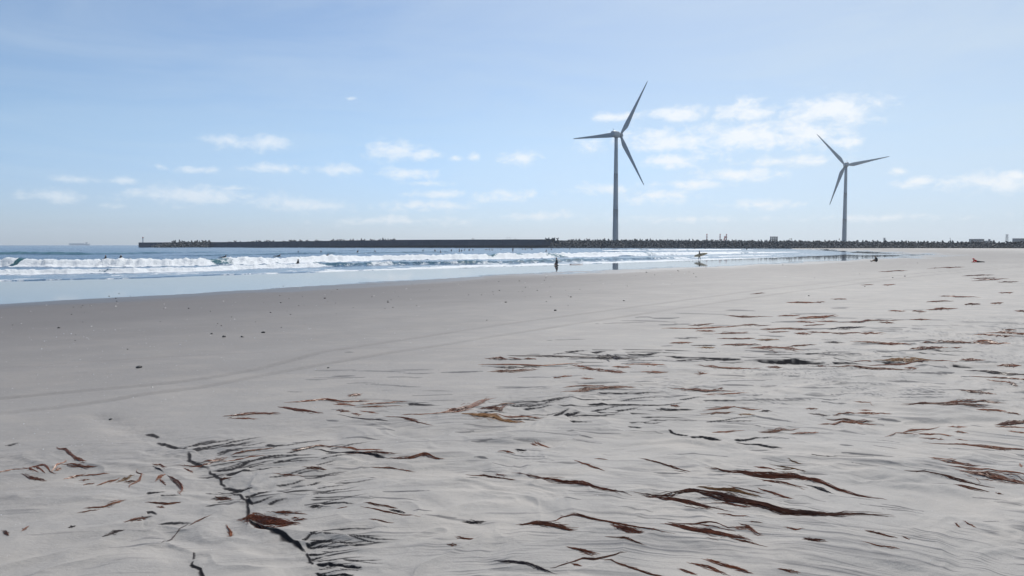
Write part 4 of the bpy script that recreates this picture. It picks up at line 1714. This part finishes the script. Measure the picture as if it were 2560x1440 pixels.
for (px, D, zt, lab) in ((1181, 683, 599.0, 'left one of two people standing on the high breakwater wall'), (1184.2, 683, 599.0, 'right one of two people standing on the high breakwater wall'), (1975, 575, 600.2, 'left one of two people standing on the tetrapods right of the frame building'),
                         (1979, 575, 600.2, 'right one of two people standing on the tetrapods right of the frame building'), (2098, 550, 600.8, 'lone person on the tetrapods just left of the far turbine'), (1288, 668, 598.9, 'lone person on the high wall right of the crane booms')):
    q = at(px, D + 1.5)
    r = empty('person', (q[0], q[1], top_z(zt, D) - .15), label=lab, cat='person')
    r.rotation_euler = (0, 0, random.uniform(0, 6))
    link('body', bodies['stand'], r)

# ---------------------------------------------------------------- seaweed


def weed_material(name, c1, c2, tr):
    m = noisy(name, c1, c2, 9.0, .42, .3, (1, 1, 1), objrand=.3)
    nt = m.node_tree
    N, L = nt.nodes, nt.links
    b = N['Principled BSDF']
    t = N.new('ShaderNodeBsdfTranslucent')
    src = b.inputs['Base Color'].links[0].from_socket
    L.new(src, t.inputs['Color'])
    mx = N.new('ShaderNodeMixShader')
    mx.inputs[0].default_value = tr
    L.new(b.outputs[0], mx.inputs[1])
    L.new(t.outputs[0], mx.inputs[2])
    L.new(mx.outputs[0], N['Material Output'].inputs['Surface'])
    return m


WEED = {'r': weed_material('red_brown_weed', (.13, .040, .016), (.38, .132, .052), .38), 'k': weed_material('black_weed', (.018, .010, .011), (.045, .022, .020), .1),
        'd': weed_material('dark_red_weed', (.085, .026, .012), (.29, .090, .036), .33), 'o': weed_material('golden_weed', (.22, .095, .03), (.38, .20, .07), .35)}
CNAME = {'r': 'reddish-brown', 'k': 'blackish', 'd': 'dark red-brown', 'o': 'golden-brown'}

# photo polyline | thickness px | colour | own label (optional)
SW = """1655,1246 1680,1247 1720,1236 1760,1245 1830,1258 1900,1272 1980,1290 2060,1295 2150,1291|17|d|longest seaweed bundle, thick rope of kelp in the right foreground
1762,1228 1800,1234 1850,1240 1885,1250|15|o|golden fan of seaweed lying against the longest bundle
1800,1230 1840,1227 1870,1232 1898,1238|5|r|thin loose seaweed strand just above the golden fan
1627,1247 1660,1256 1700,1263 1750,1274 1803,1282|12|d|tapering seaweed rope just left of and below the longest bundle
1820,1182 1850,1180 1880,1188 1940,1192 1990,1195 2040,1206 2090,1222 2140,1237|14|d|second largest seaweed bundle with a thin right tail, above the longest one
1900,1205 1930,1207 1960,1212 2002,1221|8|r|short straight seaweed bundle between the two largest ones
1905,1228 1930,1235 1973,1249|6|r|slim slanting seaweed stalk right of the golden fan
1790,1264 1815,1263 1840,1270 1864,1276|6|d|curled small seaweed sprig with a dark bushy end under the longest bundle
2020,1216 2045,1224 2077,1235|7|k|black tufted seaweed right of the two largest bundles
1892,1166 1935,1175|4|r
1935,1163 1965,1167 2003,1181|5|o
1972,1150 2002,1159|4|o
1945,1172 1985,1176|3|o
1680,1323 1720,1331 1770,1341 1810,1351 1850,1353|15|d|thick dark seaweed bundle low in the right foreground with loose strands above
1690,1318 1740,1320 1790,1318 1822,1331|4|d|arched thin seaweed strands over the low dark bundle
1755,1324 1800,1334 1827,1339|3|d
1835,1358 1870,1365 1907,1374|6|r|slim seaweed stalk below the low dark bundle's right end
1835,1331 1870,1334 1897,1346|10|r|broad leafy seaweed piece right of the low dark bundle
1850,1323 1880,1332|4|r
1877,1319 1903,1321|3|r
1803,1295 1830,1299 1862,1304|5|r
1965,1329 1990,1334 2006,1331|4|r
2012,1363 2030,1366 2062,1368|10|d|bushy stub of seaweed alone on smooth sand, right foreground
2172,1338 2200,1346 2233,1355|7|r|small frayed seaweed wisp alone on the smooth right foreground
2168,1370 2200,1377 2238,1384|5|r|thin forked seaweed wisp below the frayed one
2388,1312 2399,1321|4|r
2411,1309 2437,1321|3|r
2256,1352 2272,1359|3|r
1770,1409 1810,1420 1868,1435|9|r|seaweed stalk at the bottom edge, upper one of the bottom pair
1730,1417 1770,1425 1812,1441|8|r|seaweed stalk at the bottom edge, lower one of the bottom pair
1700,1431 1738,1444|7|r
1950,1436 1995,1444|7|r
1310,1313 1350,1317 1390,1323 1424,1330|15|r|spindle-shaped seaweed clump left of the arched seaweed stalk
1385,1314 1400,1302 1430,1298 1480,1306 1530,1320 1590,1332 1642,1341|8|r|long arched seaweed stalk in the centre foreground
1535,1327 1570,1336 1600,1342|13|d|feathery seaweed fan under the arched stalk's right end
1525,1354 1560,1360 1602,1371|7|r
1425,1381 1460,1388 1490,1396|10|r|teardrop-shaped seaweed piece near the bottom centre
1400,1425 1430,1416 1455,1405 1490,1408 1542,1399|6|r|sharply bent seaweed stalk at the bottom centre
1430,1422 1452,1428|6|r
1522,1415 1560,1424 1600,1437 1650,1447|8|r
1255,1408 1290,1416 1330,1425 1372,1439|10|k|bushy black seaweed branch at the bottom edge left of centre
1160,1304 1185,1307 1208,1307|8|k
1317,1195 1350,1203 1400,1212 1440,1216 1480,1226 1540,1237|11|d|long twiggy dark seaweed bundle in the middle foreground
1180,1190 1210,1188 1240,1196 1272,1203|8|r|loosely knotted seaweed left of the long twiggy bundle
1240,1188 1264,1195|4|r
1612,1155 1650,1164 1710,1179|7|r|straight slanting seaweed stalk with one upright twig
1445,1162 1455,1170 1480,1178 1502,1182|5|r
1490,1153 1515,1156|3|r
1250,1131 1283,1136|6|r
1290,1124 1314,1129|7|k
1340,1108 1372,1117|4|r
1328,1110 1346,1114|4|r
1143,1340 1179,1347|6|r
1120,1358 1139,1360|6|r
920,1266 950,1270 984,1274|6|r
920,1277 960,1286 1032,1294|4|r
975,1280 1009,1285|6|k
930,1306 977,1309|4|r
690,1281 720,1283 757,1287|8|r|flat seaweed piece just above the biggest heap in the gully
730,1295 746,1297|4|r
735,1300 764,1303|5|d
845,1274 866,1274|4|r
775,1271 803,1270|7|k
612,1295 640,1292 670,1299 700,1304 730,1309|27|d|biggest heap of matted seaweed lodged in the sand gully
740,1128 770,1122 800,1117 824,1118|5|r
845,1119 880,1123 910,1131 941,1129|6|r
800,1127 840,1134 900,1139 932,1143|6|k
880,1140 940,1137 987,1143|9|d|seaweed tangle in the middle of the left foreground
985,1152 1030,1150 1060,1144 1092,1150|7|r
940,1170 980,1171 1025,1175|5|r
762,1177 785,1177 809,1179|6|r
690,1189 750,1191|4|r
575,1041 610,1038 640,1036 684,1036|9|d|forked seaweed cluster, upper left of the patch
580,1047 639,1048|6|r
708,1020 740,1026 793,1032|9|d|slanting seaweed clump right of the forked cluster
740,1006 780,1003 815,1000 860,1006 905,1003|8|r|long ragged seaweed line at the far left of the patch
872,991 902,987|11|r
840,1011 882,1013|4|r
900,1018 940,1017 990,1015|6|r
915,1010 1002,1005|4|r
845,1026 872,1029|7|r
880,1033 902,1037|6|r
905,1028 942,1033|4|r
860,1040 900,1048 952,1053|4|k
975,1046 1000,1050 1030,1058 1067,1066|8|r|wriggling seaweed stalk left of centre
1012,1038 1062,1036|5|r
1070,1035 1110,1031 1167,1029|4|r
1120,1029 1150,1026 1180,1018 1200,1008 1222,999|17|d|dark ragged seaweed heap on the scarp edge, centre
1205,1026 1230,1031 1255,1031 1264,1019|13|d|ring of tangled seaweed right of the ragged heap
1240,1017 1282,1010|4|r
1172,1043 1200,1047 1240,1049 1292,1056|13|o|olive-brown seaweed bundle with a blunt left end, centre
1255,1042 1300,1040 1342,1044|8|r
1280,1048 1337,1051|4|k
1420,970 1440,967 1497,968|6|r
1425,981 1460,979 1500,977 1565,976|11|r|flat seaweed mat in the middle distance, centre right
1450,975 1500,974|4|k
1218,897 1250,895 1264,898|8|r
1275,895 1300,898|4|r
1313,897 1337,898|5|r
1302,890 1350,891 1420,893 1490,895|5|k|long thin black seaweed rope leading to the dark mound
1492,896 1525,894 1552,897|14|k|dark hump of seaweed at the end of the black rope
1550,897 1597,898|4|k
1230,911 1300,912 1360,914 1422,910|4|r
1250,918 1300,918 1342,917|6|k
1235,928 1280,927 1332,924|10|r
1432,914 1472,920|6|r
1455,923 1502,926|8|r
1500,929 1557,932|9|d
1535,919 1572,921|5|r
1575,914 1620,913 1652,915|5|r
1610,931 1662,932|7|r
1385,945 1400,946|4|r
1400,942 1427,941|3|r
1455,947 1482,948|4|r
1825,790 1860,793 1917,792|6|r
1950,790 1992,789|4|r
2003,795 2050,794 2082,790|8|r
1993,804 2032,806|5|r
2040,804 2087,803|4|r
2112,806 2150,805 2165,802 2237,802|6|d
2200,806 2232,808|4|r
2280,799 2322,800|4|r
1728,814 1777,811|6|r
1832,816 1870,813 1914,814|6|r
1680,820 1740,822 1827,818|4|r
1745,829 1782,829|4|r
1915,824 1960,822 2012,824|6|r
2015,815 2057,812|3|r
2080,824 2120,821 2152,820|7|k
1795,835 1860,833|6|r
1925,831 1967,830|4|r
1990,835 2025,836|7|r
2025,831 2072,832|4|r
2070,834 2110,834 2142,833|6|r
2155,834 2207,834|5|r
1805,847 1877,847|5|d
1895,850 1940,850|7|o
1815,862 1860,862 1890,861|7|d
1680,858 1724,857|6|r
1878,871 1920,870 1960,872 1992,875|10|d|dark seaweed clump sitting right above the long black scarp
1980,866 2032,863|5|r
2065,858 2107,859|5|k
2145,856 2190,858 2262,859|5|r
2205,862 2240,860 2267,861|7|r
1735,864 1782,864|4|k
1745,869 1782,869|4|o
2475,833 2570,837|5|r
2440,839 2492,841|4|r
2495,842 2532,843|4|r
2510,828 2537,829|4|r
2310,857 2337,856|4|r
2350,854 2380,856 2420,857|7|r
2435,856 2470,857 2512,860|6|r
2440,853 2477,853|4|r
2285,874 2320,873 2357,873|11|r
2380,872 2402,872|4|r
2140,904 2172,903|5|r
2205,902 2240,902 2280,903 2327,903|11|o|seaweed fan, pale at its left and dark at its right end, far right middle
2185,914 2240,911 2302,909|6|d
2090,920 2150,923 2200,925 2252,928|7|d|long flat seaweed row under the pale fan
2265,923 2292,924|7|r
2335,909 2387,908|3|r
2405,901 2457,903|8|d
2500,917 2547,917|6|r
2435,930 2490,932 2570,938|5|k
2445,944 2500,946 2570,951|4|r
2475,952 2527,956|3|r
2525,965 2542,967|4|r
2405,981 2440,983 2462,986|8|d
2455,985 2487,987|4|r
2282,1015 2310,1011 2380,1015 2452,1020|10|d|long straight seaweed rope at the right edge, lower one of the pair
2355,1010 2400,1007 2460,1005 2492,1011|8|r|wavy seaweed rope at the right edge, upper one of the pair
2450,1029 2507,1031|5|r
2515,1034 2547,1036|4|r
2498,1061 2520,1057 2570,1057|12|d|thick hooked seaweed end cut by the right edge
2500,1066 2570,1070|4|r
2525,1080 2570,1085|4|r
2140,1007 2172,1009 2180,1015|3|r
2150,1024 2177,1025|4|r
2145,1034 2192,1036|8|r
2190,1034 2222,1036|3|r
2090,1041 2115,1038 2137,1035|6|r
2015,1026 2042,1026|6|r
2025,1036 2067,1041|7|k
2080,1054 2120,1056 2172,1058|8|d
2065,1064 2110,1061 2172,1063|8|r
2230,1091 2245,1084 2265,1077 2300,1073 2332,1071|6|r|seaweed stalk bent like a check mark, right foreground
2240,1085 2287,1089|5|r
2300,1086 2345,1087 2372,1091|5|r
2305,1096 2352,1100|4|r
2375,1067 2412,1069|6|r
2390,1081 2417,1084|6|r
2392,1100 2417,1102|4|r
2345,1115 2390,1114 2450,1117 2500,1123 2570,1128|8|r|very long thin seaweed rope running to the right edge
2330,1150 2382,1157|4|r
2345,1161 2370,1164 2437,1168|8|d
2400,1176 2480,1185 2570,1193|6|r
2290,1187 2305,1184 2340,1191 2390,1200 2457,1213|8|d|slanting seaweed rope with a hooked left end, right edge area
2415,1186 2450,1191 2500,1198 2570,1208|15|d|thickest seaweed rope leaving the picture at the right edge
2395,1215 2462,1229|6|r
2548,1168 2553,1176|6|r
2490,1234 2507,1237|4|r
1690,977 1730,978 1760,982 1817,982|9|d|twiggy dark seaweed mat above the pale sand hollow
1770,990 1810,989 1857,988|5|r
1785,974 1807,974|4|r
1775,1031 1820,1025 1835,1022 1887,1024|7|r
1760,1041 1800,1038 1827,1037|5|r
1850,1041 1882,1040|4|o
1900,1029 1929,1030|5|k
1678,1019 1697,1021|7|d
1908,1079 1940,1078 1985,1074|8|r
1985,1083 2037,1084|6|r
1790,1081 1852,1076|5|r
1755,911 1800,916 1877,918|8|r
1740,934 1770,935|5|r
1920,916 1952,918|5|r
2045,913 2062,918|4|r
148,1126 165,1128 180,1140 195,1150|8|r|bent seaweed sprig with two bushy ends, left foreground
184,1148 212,1156|9|r
0,1187 30,1178 64,1175|4|r
66,1170 90,1167 110,1168 126,1181|6|r|arched seaweed strand, far left
65,1176 92,1183|6|r
85,1171 109,1182|5|r
132,1177 145,1165 163,1157|7|r|tuft of upright seaweed between two flat ones, far left
138,1177 153,1173|6|r
165,1166 200,1168 232,1171|8|r
60,1190 85,1196 109,1198|9|d|dark seaweed clump, lowest of the far left group
165,1195 185,1188 207,1186|6|r
205,1187 264,1189|3|r
200,1198 221,1198|4|r
212,1214 233,1208|5|r
248,1215 270,1204 292,1199|7|r
295,1204 331,1192|7|o|yellowish seaweed sprig, left foreground
340,1180 355,1186 349,1200 324,1213|6|r|hooked seaweed frond beside the yellowish sprig
315,1205 341,1202|6|r
385,1168 400,1166 413,1173|6|r
385,1172 407,1181|5|k
390,1201 402,1194 411,1189|9|r
400,1200 413,1209|5|r
422,1195 445,1205 456,1215 447,1231|10|d|comma-shaped seaweed clump at the gully's left side
222,1272 260,1268 302,1255|7|r|slim seaweed stalk pointing up right, left foreground
200,1284 242,1277|4|r
375,1255 420,1256 441,1252|6|r
393,1264 410,1266|6|r
317,1306 340,1299 362,1293|9|d
262,1341 285,1333 306,1327|11|k|purple-black seaweed tuft, left foreground
172,1323 188,1319|5|k
56,1330 71,1319|5|r
9,1331 21,1340|10|d
567,1309 578,1325 574,1337|11|r|upright branching seaweed piece below the gully bend
538,1236 560,1237 577,1239|10|d|small seaweed clump in the middle of the gully
455,1162 500,1163 531,1157|5|d
515,1153 562,1146|6|r
463,1170 481,1177|6|r
552,1196 577,1195|4|r
478,1306 505,1295 522,1287|4|d
412,1352 440,1326 464,1309|3|k
560,1157 612,1151|4|r
590,1138 672,1127|4|r
618,1147 657,1145|4|r
2205,679 2260,677|3|d
2330,671 2400,668|3|d
2415,690 2475,688|4|d
2435,697 2480,696|4|d
2440,702 2510,698|4|d
2500,706 2540,705|4|d
1880,736 1910,733|3|r
1975,757 2035,757|5|r
2040,757 2060,755|3|r
2155,713 2180,712|3|r
2210,713 2235,712|3|r
2080,748 2112,748|3|d
2225,778 2260,779|5|r
2285,779 2312,780|6|r
2325,775 2345,773 2385,772|8|r
2325,755 2375,753|4|r
2415,762 2445,760|5|r
2480,759 2505,758|4|r
2540,778 2570,780|6|r
2500,733 2530,732|4|r
2360,741 2440,743|4|d"""

SWL = SW.splitlines()
allpx = []
weed_specs = []
for li, line in enumerate(SWL):
    f = line.split('|')
    pts = np.array([tuple(map(float, q.split(','))) for q in f[0].split()])
    th = float(f[1])
    col = f[2]
    lab = f[3] if len(f) > 3 else None
    r_ = random.Random(li * 13 + 5)
    L_ = np.hypot(*np.diff(pts, axis=0).T).sum()
    cum = np.concatenate([[0], np.cumsum(np.hypot(*np.diff(pts, axis=0).T))]) / L_
    n = int(max(4, min(46, th * (2.5 if th >= 12 else 1.8))))
    if th >= 20:
        n = 70
    ln_px = L_ * (1.0 if th >= 20 else 1.12)
    strands = []
    for k in range(n):
        kind_ = 'core' if k < max(2, n * .5) else 'loose' if k < n * .85 else 'stray'
        if kind_ == 'core':
            t0, t1 = r_.uniform(-.16, .4), r_.uniform(.55, 1.16)
        elif kind_ == 'loose':
            a = r_.uniform(-.08, .8)
            t0, t1 = a, a + r_.uniform(.18, .5)
        else:
            a = r_.uniform(-.15, .95)
            t0, t1 = a, a + r_.uniform(.08, .25)
        if k == 0:
            t0, t1 = -.18, 1.18
        ns = max(5, min(14, int(L_ * (t1 - t0) / 10) + 3))
        ts = np.linspace(t0, t1, ns)
        tc_ = np.clip(ts, 0, 1)
        # run on straight past the ends
        x = np.interp(tc_, cum, pts[:, 0]) + np.where(ts < 0, ts, np.where(ts > 1, ts - 1, 0)) * (pts[-1, 0] - pts[0, 0])
        y = np.interp(tc_, cum, pts[:, 1]) + np.where(ts < 0, ts, np.where(ts > 1, ts - 1, 0)) * (pts[-1, 1] - pts[0, 1])
        gx = np.gradient(x)
        gy = np.gradient(y)
        g = np.hypot(gx, gy) + 1e-6
        nx, ny = -gy / g, gx / g
        fat = np.clip(.45 + .55 * np.sin(np.pi * tc_), .2, 1)
        sp = {'core': .20, 'loose': .34, 'stray': .5}[kind_]
        off = r_.gauss(0, sp) * th * (.62 if pts[:, 1].mean() < 1110 else .8)
        ph, fq = r_.uniform(0, 6.28), r_.uniform(4, 11)
        wob = (np.sin(ts * fq + ph) * .5 + np.array([r_.uniform(-.5, .5) for i in range(ns)])) * (th * .14 + .55)
        flare = 0
        if kind_ != 'core':
            flare = np.linspace(0, 1, ns) ** 1.6 * r_.uniform(-1, 1) * th * .45
            if r_.random() < .5:
                flare = flare[::-1]
        o = off * fat + wob + flare
        x, y = x + nx * o, y + ny * o
        core = kind_ == 'core'
        pile = max(0, 1 - abs(off) / (th * .5 + 1e-6)) * r_.uniform(.1, 1.0)
        strands.append((x, y, fat, pile, r_.uniform(.5, 1.15), core))
    # little side twigs
    for k in range(int(n * (.9 if col in 'kd' else .5))):
        t = r_.uniform(.05, .98)
        x0, y0 = np.interp(t, cum, pts[:, 0]) + r_.uniform(-1, 1), np.interp(t, cum, pts[:, 1]) + r_.uniform(-.5, .5) * th * .7
        a = r_.uniform(-.7, .7) + (math.pi if r_.random() < .5 else 0)
        l = r_.uniform(2.5, 7) * (1 + th * .04)
        x = x0 + np.linspace(0, 1, 4) * math.cos(a) * l
        y = y0 + np.linspace(0, 1, 4) * math.sin(a) * l * .45 + np.array([0, r_.uniform(-.5, .5), r_.uniform(-.5, .5), 0])
        strands.append((x, y, np.ones(4) * .8, r_.uniform(0, .8), r_.uniform(.4, .8), False))
    weed_specs.append((pts, th, col, lab, strands, L_))
    for s in strands:
        allpx.append(np.stack([s[0], s[1]], 1))
flat = np.concatenate(allpx)
GXY = ground_xy(flat[:, 0], flat[:, 1])
GZ = ground_z(GXY)
ptr = 0
for (pts, th, col, lab, strands, L_) in weed_specs:
    c = ground_xy([pts[:, 0].mean()], [pts[:, 1].mean()])[0]
    cz = float(ground_z(np.array([c]))[0])
    D = math.hypot(*c)
    mb = MB()
    hp = th * D / F * (.22 if D > 8.5 else .34)
    for (x, y, fat, pile, rr, core) in strands:
        n = len(x)
        P = GXY[ptr:ptr + n]
        zz = GZ[ptr:ptr + n]
        ptr += n
        rad = (.95 if core else .66) * (1.2 if th >= 12 else 1.0) * rr * D / F
        rad = min(max(rad, .0022), .02) * (1.15 if D > 14 else 1)
        taper = np.clip(np.minimum(np.arange(n) + .4, n - np.arange(n) - .6) / 2.0, .25, 1)
        z = zz + rad * .6 + pile * hp * fat
        mb.tube(np.stack([P[:, 0] - c[0], P[:, 1] - c[1], z - cz], 1).tolist(), (rad * taper).tolist(), 4 if D < 9 else 3)
    cx, cy = pts[:, 0].mean(), pts[:, 1].mean()
    if lab is None:
        place = ('on the far right sand' if cy < 790 else 'in the band beyond the black scarp' if cy < 880 and cx > 1650 else 'at the right edge' if cx > 2230 else 'around the long black rope' if cy < 990 and cx > 1150
                 else 'below the long black scarp' if cx > 1650 and cy < 1140 else 'in the right foreground' if cx > 1560 else 'left of the gully' if cx < 600 else 'right of the gully' if cx < 1120 else 'in the centre foreground')
        size = 'thin' if th < 5 else 'short'
        lab = f'{size} {CNAME[col]} seaweed wisp {place}'
        grp = f'{size} {CNAME[col]} seaweed wisps {place}'
    else:
        grp = None
    mb.build('seaweed', WEED[col], loc=(c[0], c[1], cz), label=lab, cat='seaweed', group=grp)

# ---------------------------------------------------------------- pebbles and shells
M_stone = noisy('dark_pebble', (.035, .035, .038), (.08, .078, .075), 20, .6, objrand=.3)
M_shell = noisy('bleached_shell', (.62, .6, .57), (.78, .77, .74), 15, .5)


def pebble_mesh(seed, mat, flat):
    r_ = random.Random(seed)
    bm = bmesh.new()
    bmesh.ops.create_icosphere(bm, subdivisions=2, radius=.5)
    for v in bm.verts:
        k = 1 + .22 * math.sin(v.co.x * 5 + seed) * math.cos(v.co.y * 6 + seed * 2) + r_.uniform(-.05, .05)
        v.co = Vector((v.co.x * k, v.co.y * k * .75, v.co.z * k * flat))
    me = bpy.data.meshes.new('pebble')
    bm.to_mesh(me)
    bm.free()
    me.materials.append(mat)
    me.polygons.foreach_set('use_smooth', np.ones(len(me.polygons), dtype=bool))
    return me


def shell_mesh(seed):
    """half clam: domed fan with radial ribs"""
    V, Fc = [(0, 0, .02)], []
    n, m = 15, 4
    for i in range(1, m + 1):
        t = i / m
        for j in range(n):
            a = R(-105) + R(210) * j / (n - 1)
            rr = .5 * t * (1 + .05 * math.cos(j * math.pi))
            V.append((rr * math.cos(a) * 1.0, rr * math.sin(a) * .85, .19 * (1 - t * t) + .015 * math.cos(j * math.pi) * t))
    for j in range(n - 1):
        Fc.append((0, 1 + j, 2 + j))
        for i in range(1, m):
            a = 1 + (i - 1) * n + j
            Fc.append((a, a + n, a + n + 1, a + 1))
    return new_mesh('shell', V, Fc, M_shell, True)


PM = [pebble_mesh(k, M_stone, .45 + .1 * (k % 3)) for k in range(4)]
SM = [shell_mesh(k) for k in range(1)]
stones = [(347, 921, 15, 's', 'biggest beach stone, dark with a pale cap, alone left of the tyre tracks'), (529, 835, 8, 's', 'dark stone, leftmost in the row of four dark stones'), (560, 843, 10, 's', 'dark stone, second and largest in the row of four'), (606, 843, 9, 's', 'dark stone, third in the row of four'), (658, 832, 11, 's', 'dark stone, rightmost in the row of four'),
          (147, 820, 8, 's', 'dark flat stone at the left among small shells'), (1388, 777, 9, 's', 'dark stone standing out in the middle of the damp sand'), (1264, 756, 7, 's', 'dark pebble left of the lone middle stone'), (1560, 752, 6, 's', 'dark pebble below the turbine tower reflection'), (1427, 743, 6, 's', 'small dark pebble nearer the water in the middle'), (380, 968, 7, 'w', 'white shell between the two tyre tracks at left'),
          (1620, 919, 5, 's', None), (820, 919, 7, 's', 'dark pebble on the lower tyre track'), (2022, 740, 5, 's', 'lone dark pebble on the right side of the sand'), (2162, 717, 4, 's', None), (276, 1043, 9, 's', 'dark pebble at the top of the gully'), (970, 756, 7, 's', None), (812, 746, 7, 's', None), (702, 757, 5, 's', None)]
r_ = random.Random(3)
for k in range(165):
    x = r_.uniform(-10, 1750) if k < 130 else r_.uniform(700, 2300)
    wl = np.interp(x, [c[0] for c in WET_PX[:16]], [c[1] for c in WET_PX[:16]])
    y = wl + abs(r_.gauss(0, 1)) * 60 * (1 - x / 3500) - r_.choice((0, 0, 0, 0, 26)) * (1 - x / 3000)
    y = max(y, np.interp(x, [0, 640, 1280, 1900], [714, 695, 674, 656]))
    stones.append((x, y, r_.uniform(2.2, 5.0) * (1.35 if r_.random() < .12 else 1), 'w' if r_.random() < .42 else 's', None))
SP = ground_xy([s[0] for s in stones], [s[1] for s in stones])
SZ = ground_z(SP)
for i, (px, py, w, k, lab) in enumerate(stones):
    D = math.hypot(*SP[i])
    size = w * (.9 if lab else .78) * D / F
    nm = 'pebble' if k == 's' else 'shell'
    grp = None
    if lab is None:
        side = 'at the far left' if px < 260 else 'around the row of four stones' if px < 700 else 'left of the middle' if px < 1000 else 'in the middle' if px < 1350 else 'below the near turbine' if px < 1700 else 'towards the right'
        lab = f'small dark pebble on the damp sand {side}' if k == 's' else f'small white shell on the damp sand {side}'
        grp = lab.replace('small dark pebble', 'dark pebbles').replace('small white shell', 'white shells')
    o = link(nm, (PM[i % 4] if k == 's' else SM[0]), loc=(SP[i, 0], SP[i, 1], SZ[i] + size * (.12 if k == 's' else .0)), label=lab, cat=nm, group=grp)
    o.rotation_euler = (r_.uniform(-.2, .2), r_.uniform(-.2, .2), r_.uniform(0, 6.28))
    o.scale = (size, size, size * (1.1 if k == 's' else 1.3))

# white shell crumbs added to the near sand to stand for its sun glints
n = 2600
cx = rng.uniform(-200, 2760, n)
cy = 820 + rng.random(n) ** 1.3 * 680
CP = ground_xy(cx, cy)
CZ = ground_z(CP)
V, Fc = [], []
for i in range(n):
    D = math.hypot(*CP[i])
    s = random.uniform(.35, .75) * (2.1 if random.random() < .08 else 1) * D / F
    a = random.uniform(0, 6.28)
    tx, ty = math.cos(a) * s, math.sin(a) * s
    x, y, z = CP[i, 0], CP[i, 1], CZ[i]
    k = len(V)
    V += [(x + tx, y + ty, z), (x - ty, y + tx, z), (x - tx, y - ty, z), (x + ty, y - tx, z), (x, y, z + s * random.uniform(.7, 1.4))]
    Fc += [(k, k + 1, k + 4), (k + 1, k + 2, k + 4), (k + 2, k + 3, k + 4), (k + 3, k, k + 4)]
link('shell_grit', new_mesh('shell_grit', V, Fc, prin('glint_white', (.85, .85, .85), .25)), kind='stuff', label='scattered pale grit standing in for sun glints on the near sand', cat='grit')  # shell_grit is added, standing in for sun glints

# things that share a description are told apart by their order from the left
ORD = ['first', 'second', 'third', 'fourth', 'fifth', 'sixth', 'seventh', 'eighth', 'ninth', 'tenth', 'eleventh', 'twelfth', 'thirteenth', 'fourteenth', 'fifteenth', 'sixteenth', 'seventeenth', 'eighteenth', 'nineteenth', 'twentieth', 'twenty-first',
       'twenty-second', 'twenty-third', 'twenty-fourth', 'twenty-fifth', 'twenty-sixth', 'twenty-seventh', 'twenty-eighth', 'twenty-ninth', 'thirtieth', 'thirty-first', 'thirty-second']
by = {}
for o in sc.objects:
    if o.parent is None and o.get('group') and o.get('category') in ('seaweed', 'person', 'surfboard', 'pebble', 'shell'):
        by.setdefault(o['label'], []).append(o)
for lab, os_ in by.items():
    if len(os_) < 2 or len(os_) > len(ORD):
        continue
    os_.sort(key=lambda o: o.location.x / o.location.y)
    for i, o in enumerate(os_):
        o['label'] = f'{lab}, ' + ('leftmost' if i == 0 else 'rightmost' if i == len(os_) - 1 else ORD[i] + ' from left')

# ---------------------------------------------------------------- sea air
def build_haze():
    mb = MB()
    mb.box((0, 0, 70), (17000, 17000, 184))
    m = bpy.data.materials.new('sea_haze')
    m.use_nodes = True
    nt = m.node_tree
    nt.nodes.clear()
    out = nt.nodes.new('ShaderNodeOutputMaterial')
    v = nt.nodes.new('ShaderNodeVolumePrincipled')
    v.inputs['Color'].default_value = (.86, .93, 1.0, 1)
    v.inputs['Density'].default_value = 1.0e-4
    v.inputs['Anisotropy'].default_value = .3
    nt.links.new(v.outputs[0], out.inputs['Volume'])
    mb.build('haze', m, kind='stuff', label='thin sea haze over the whole bay', cat='haze')


build_haze()
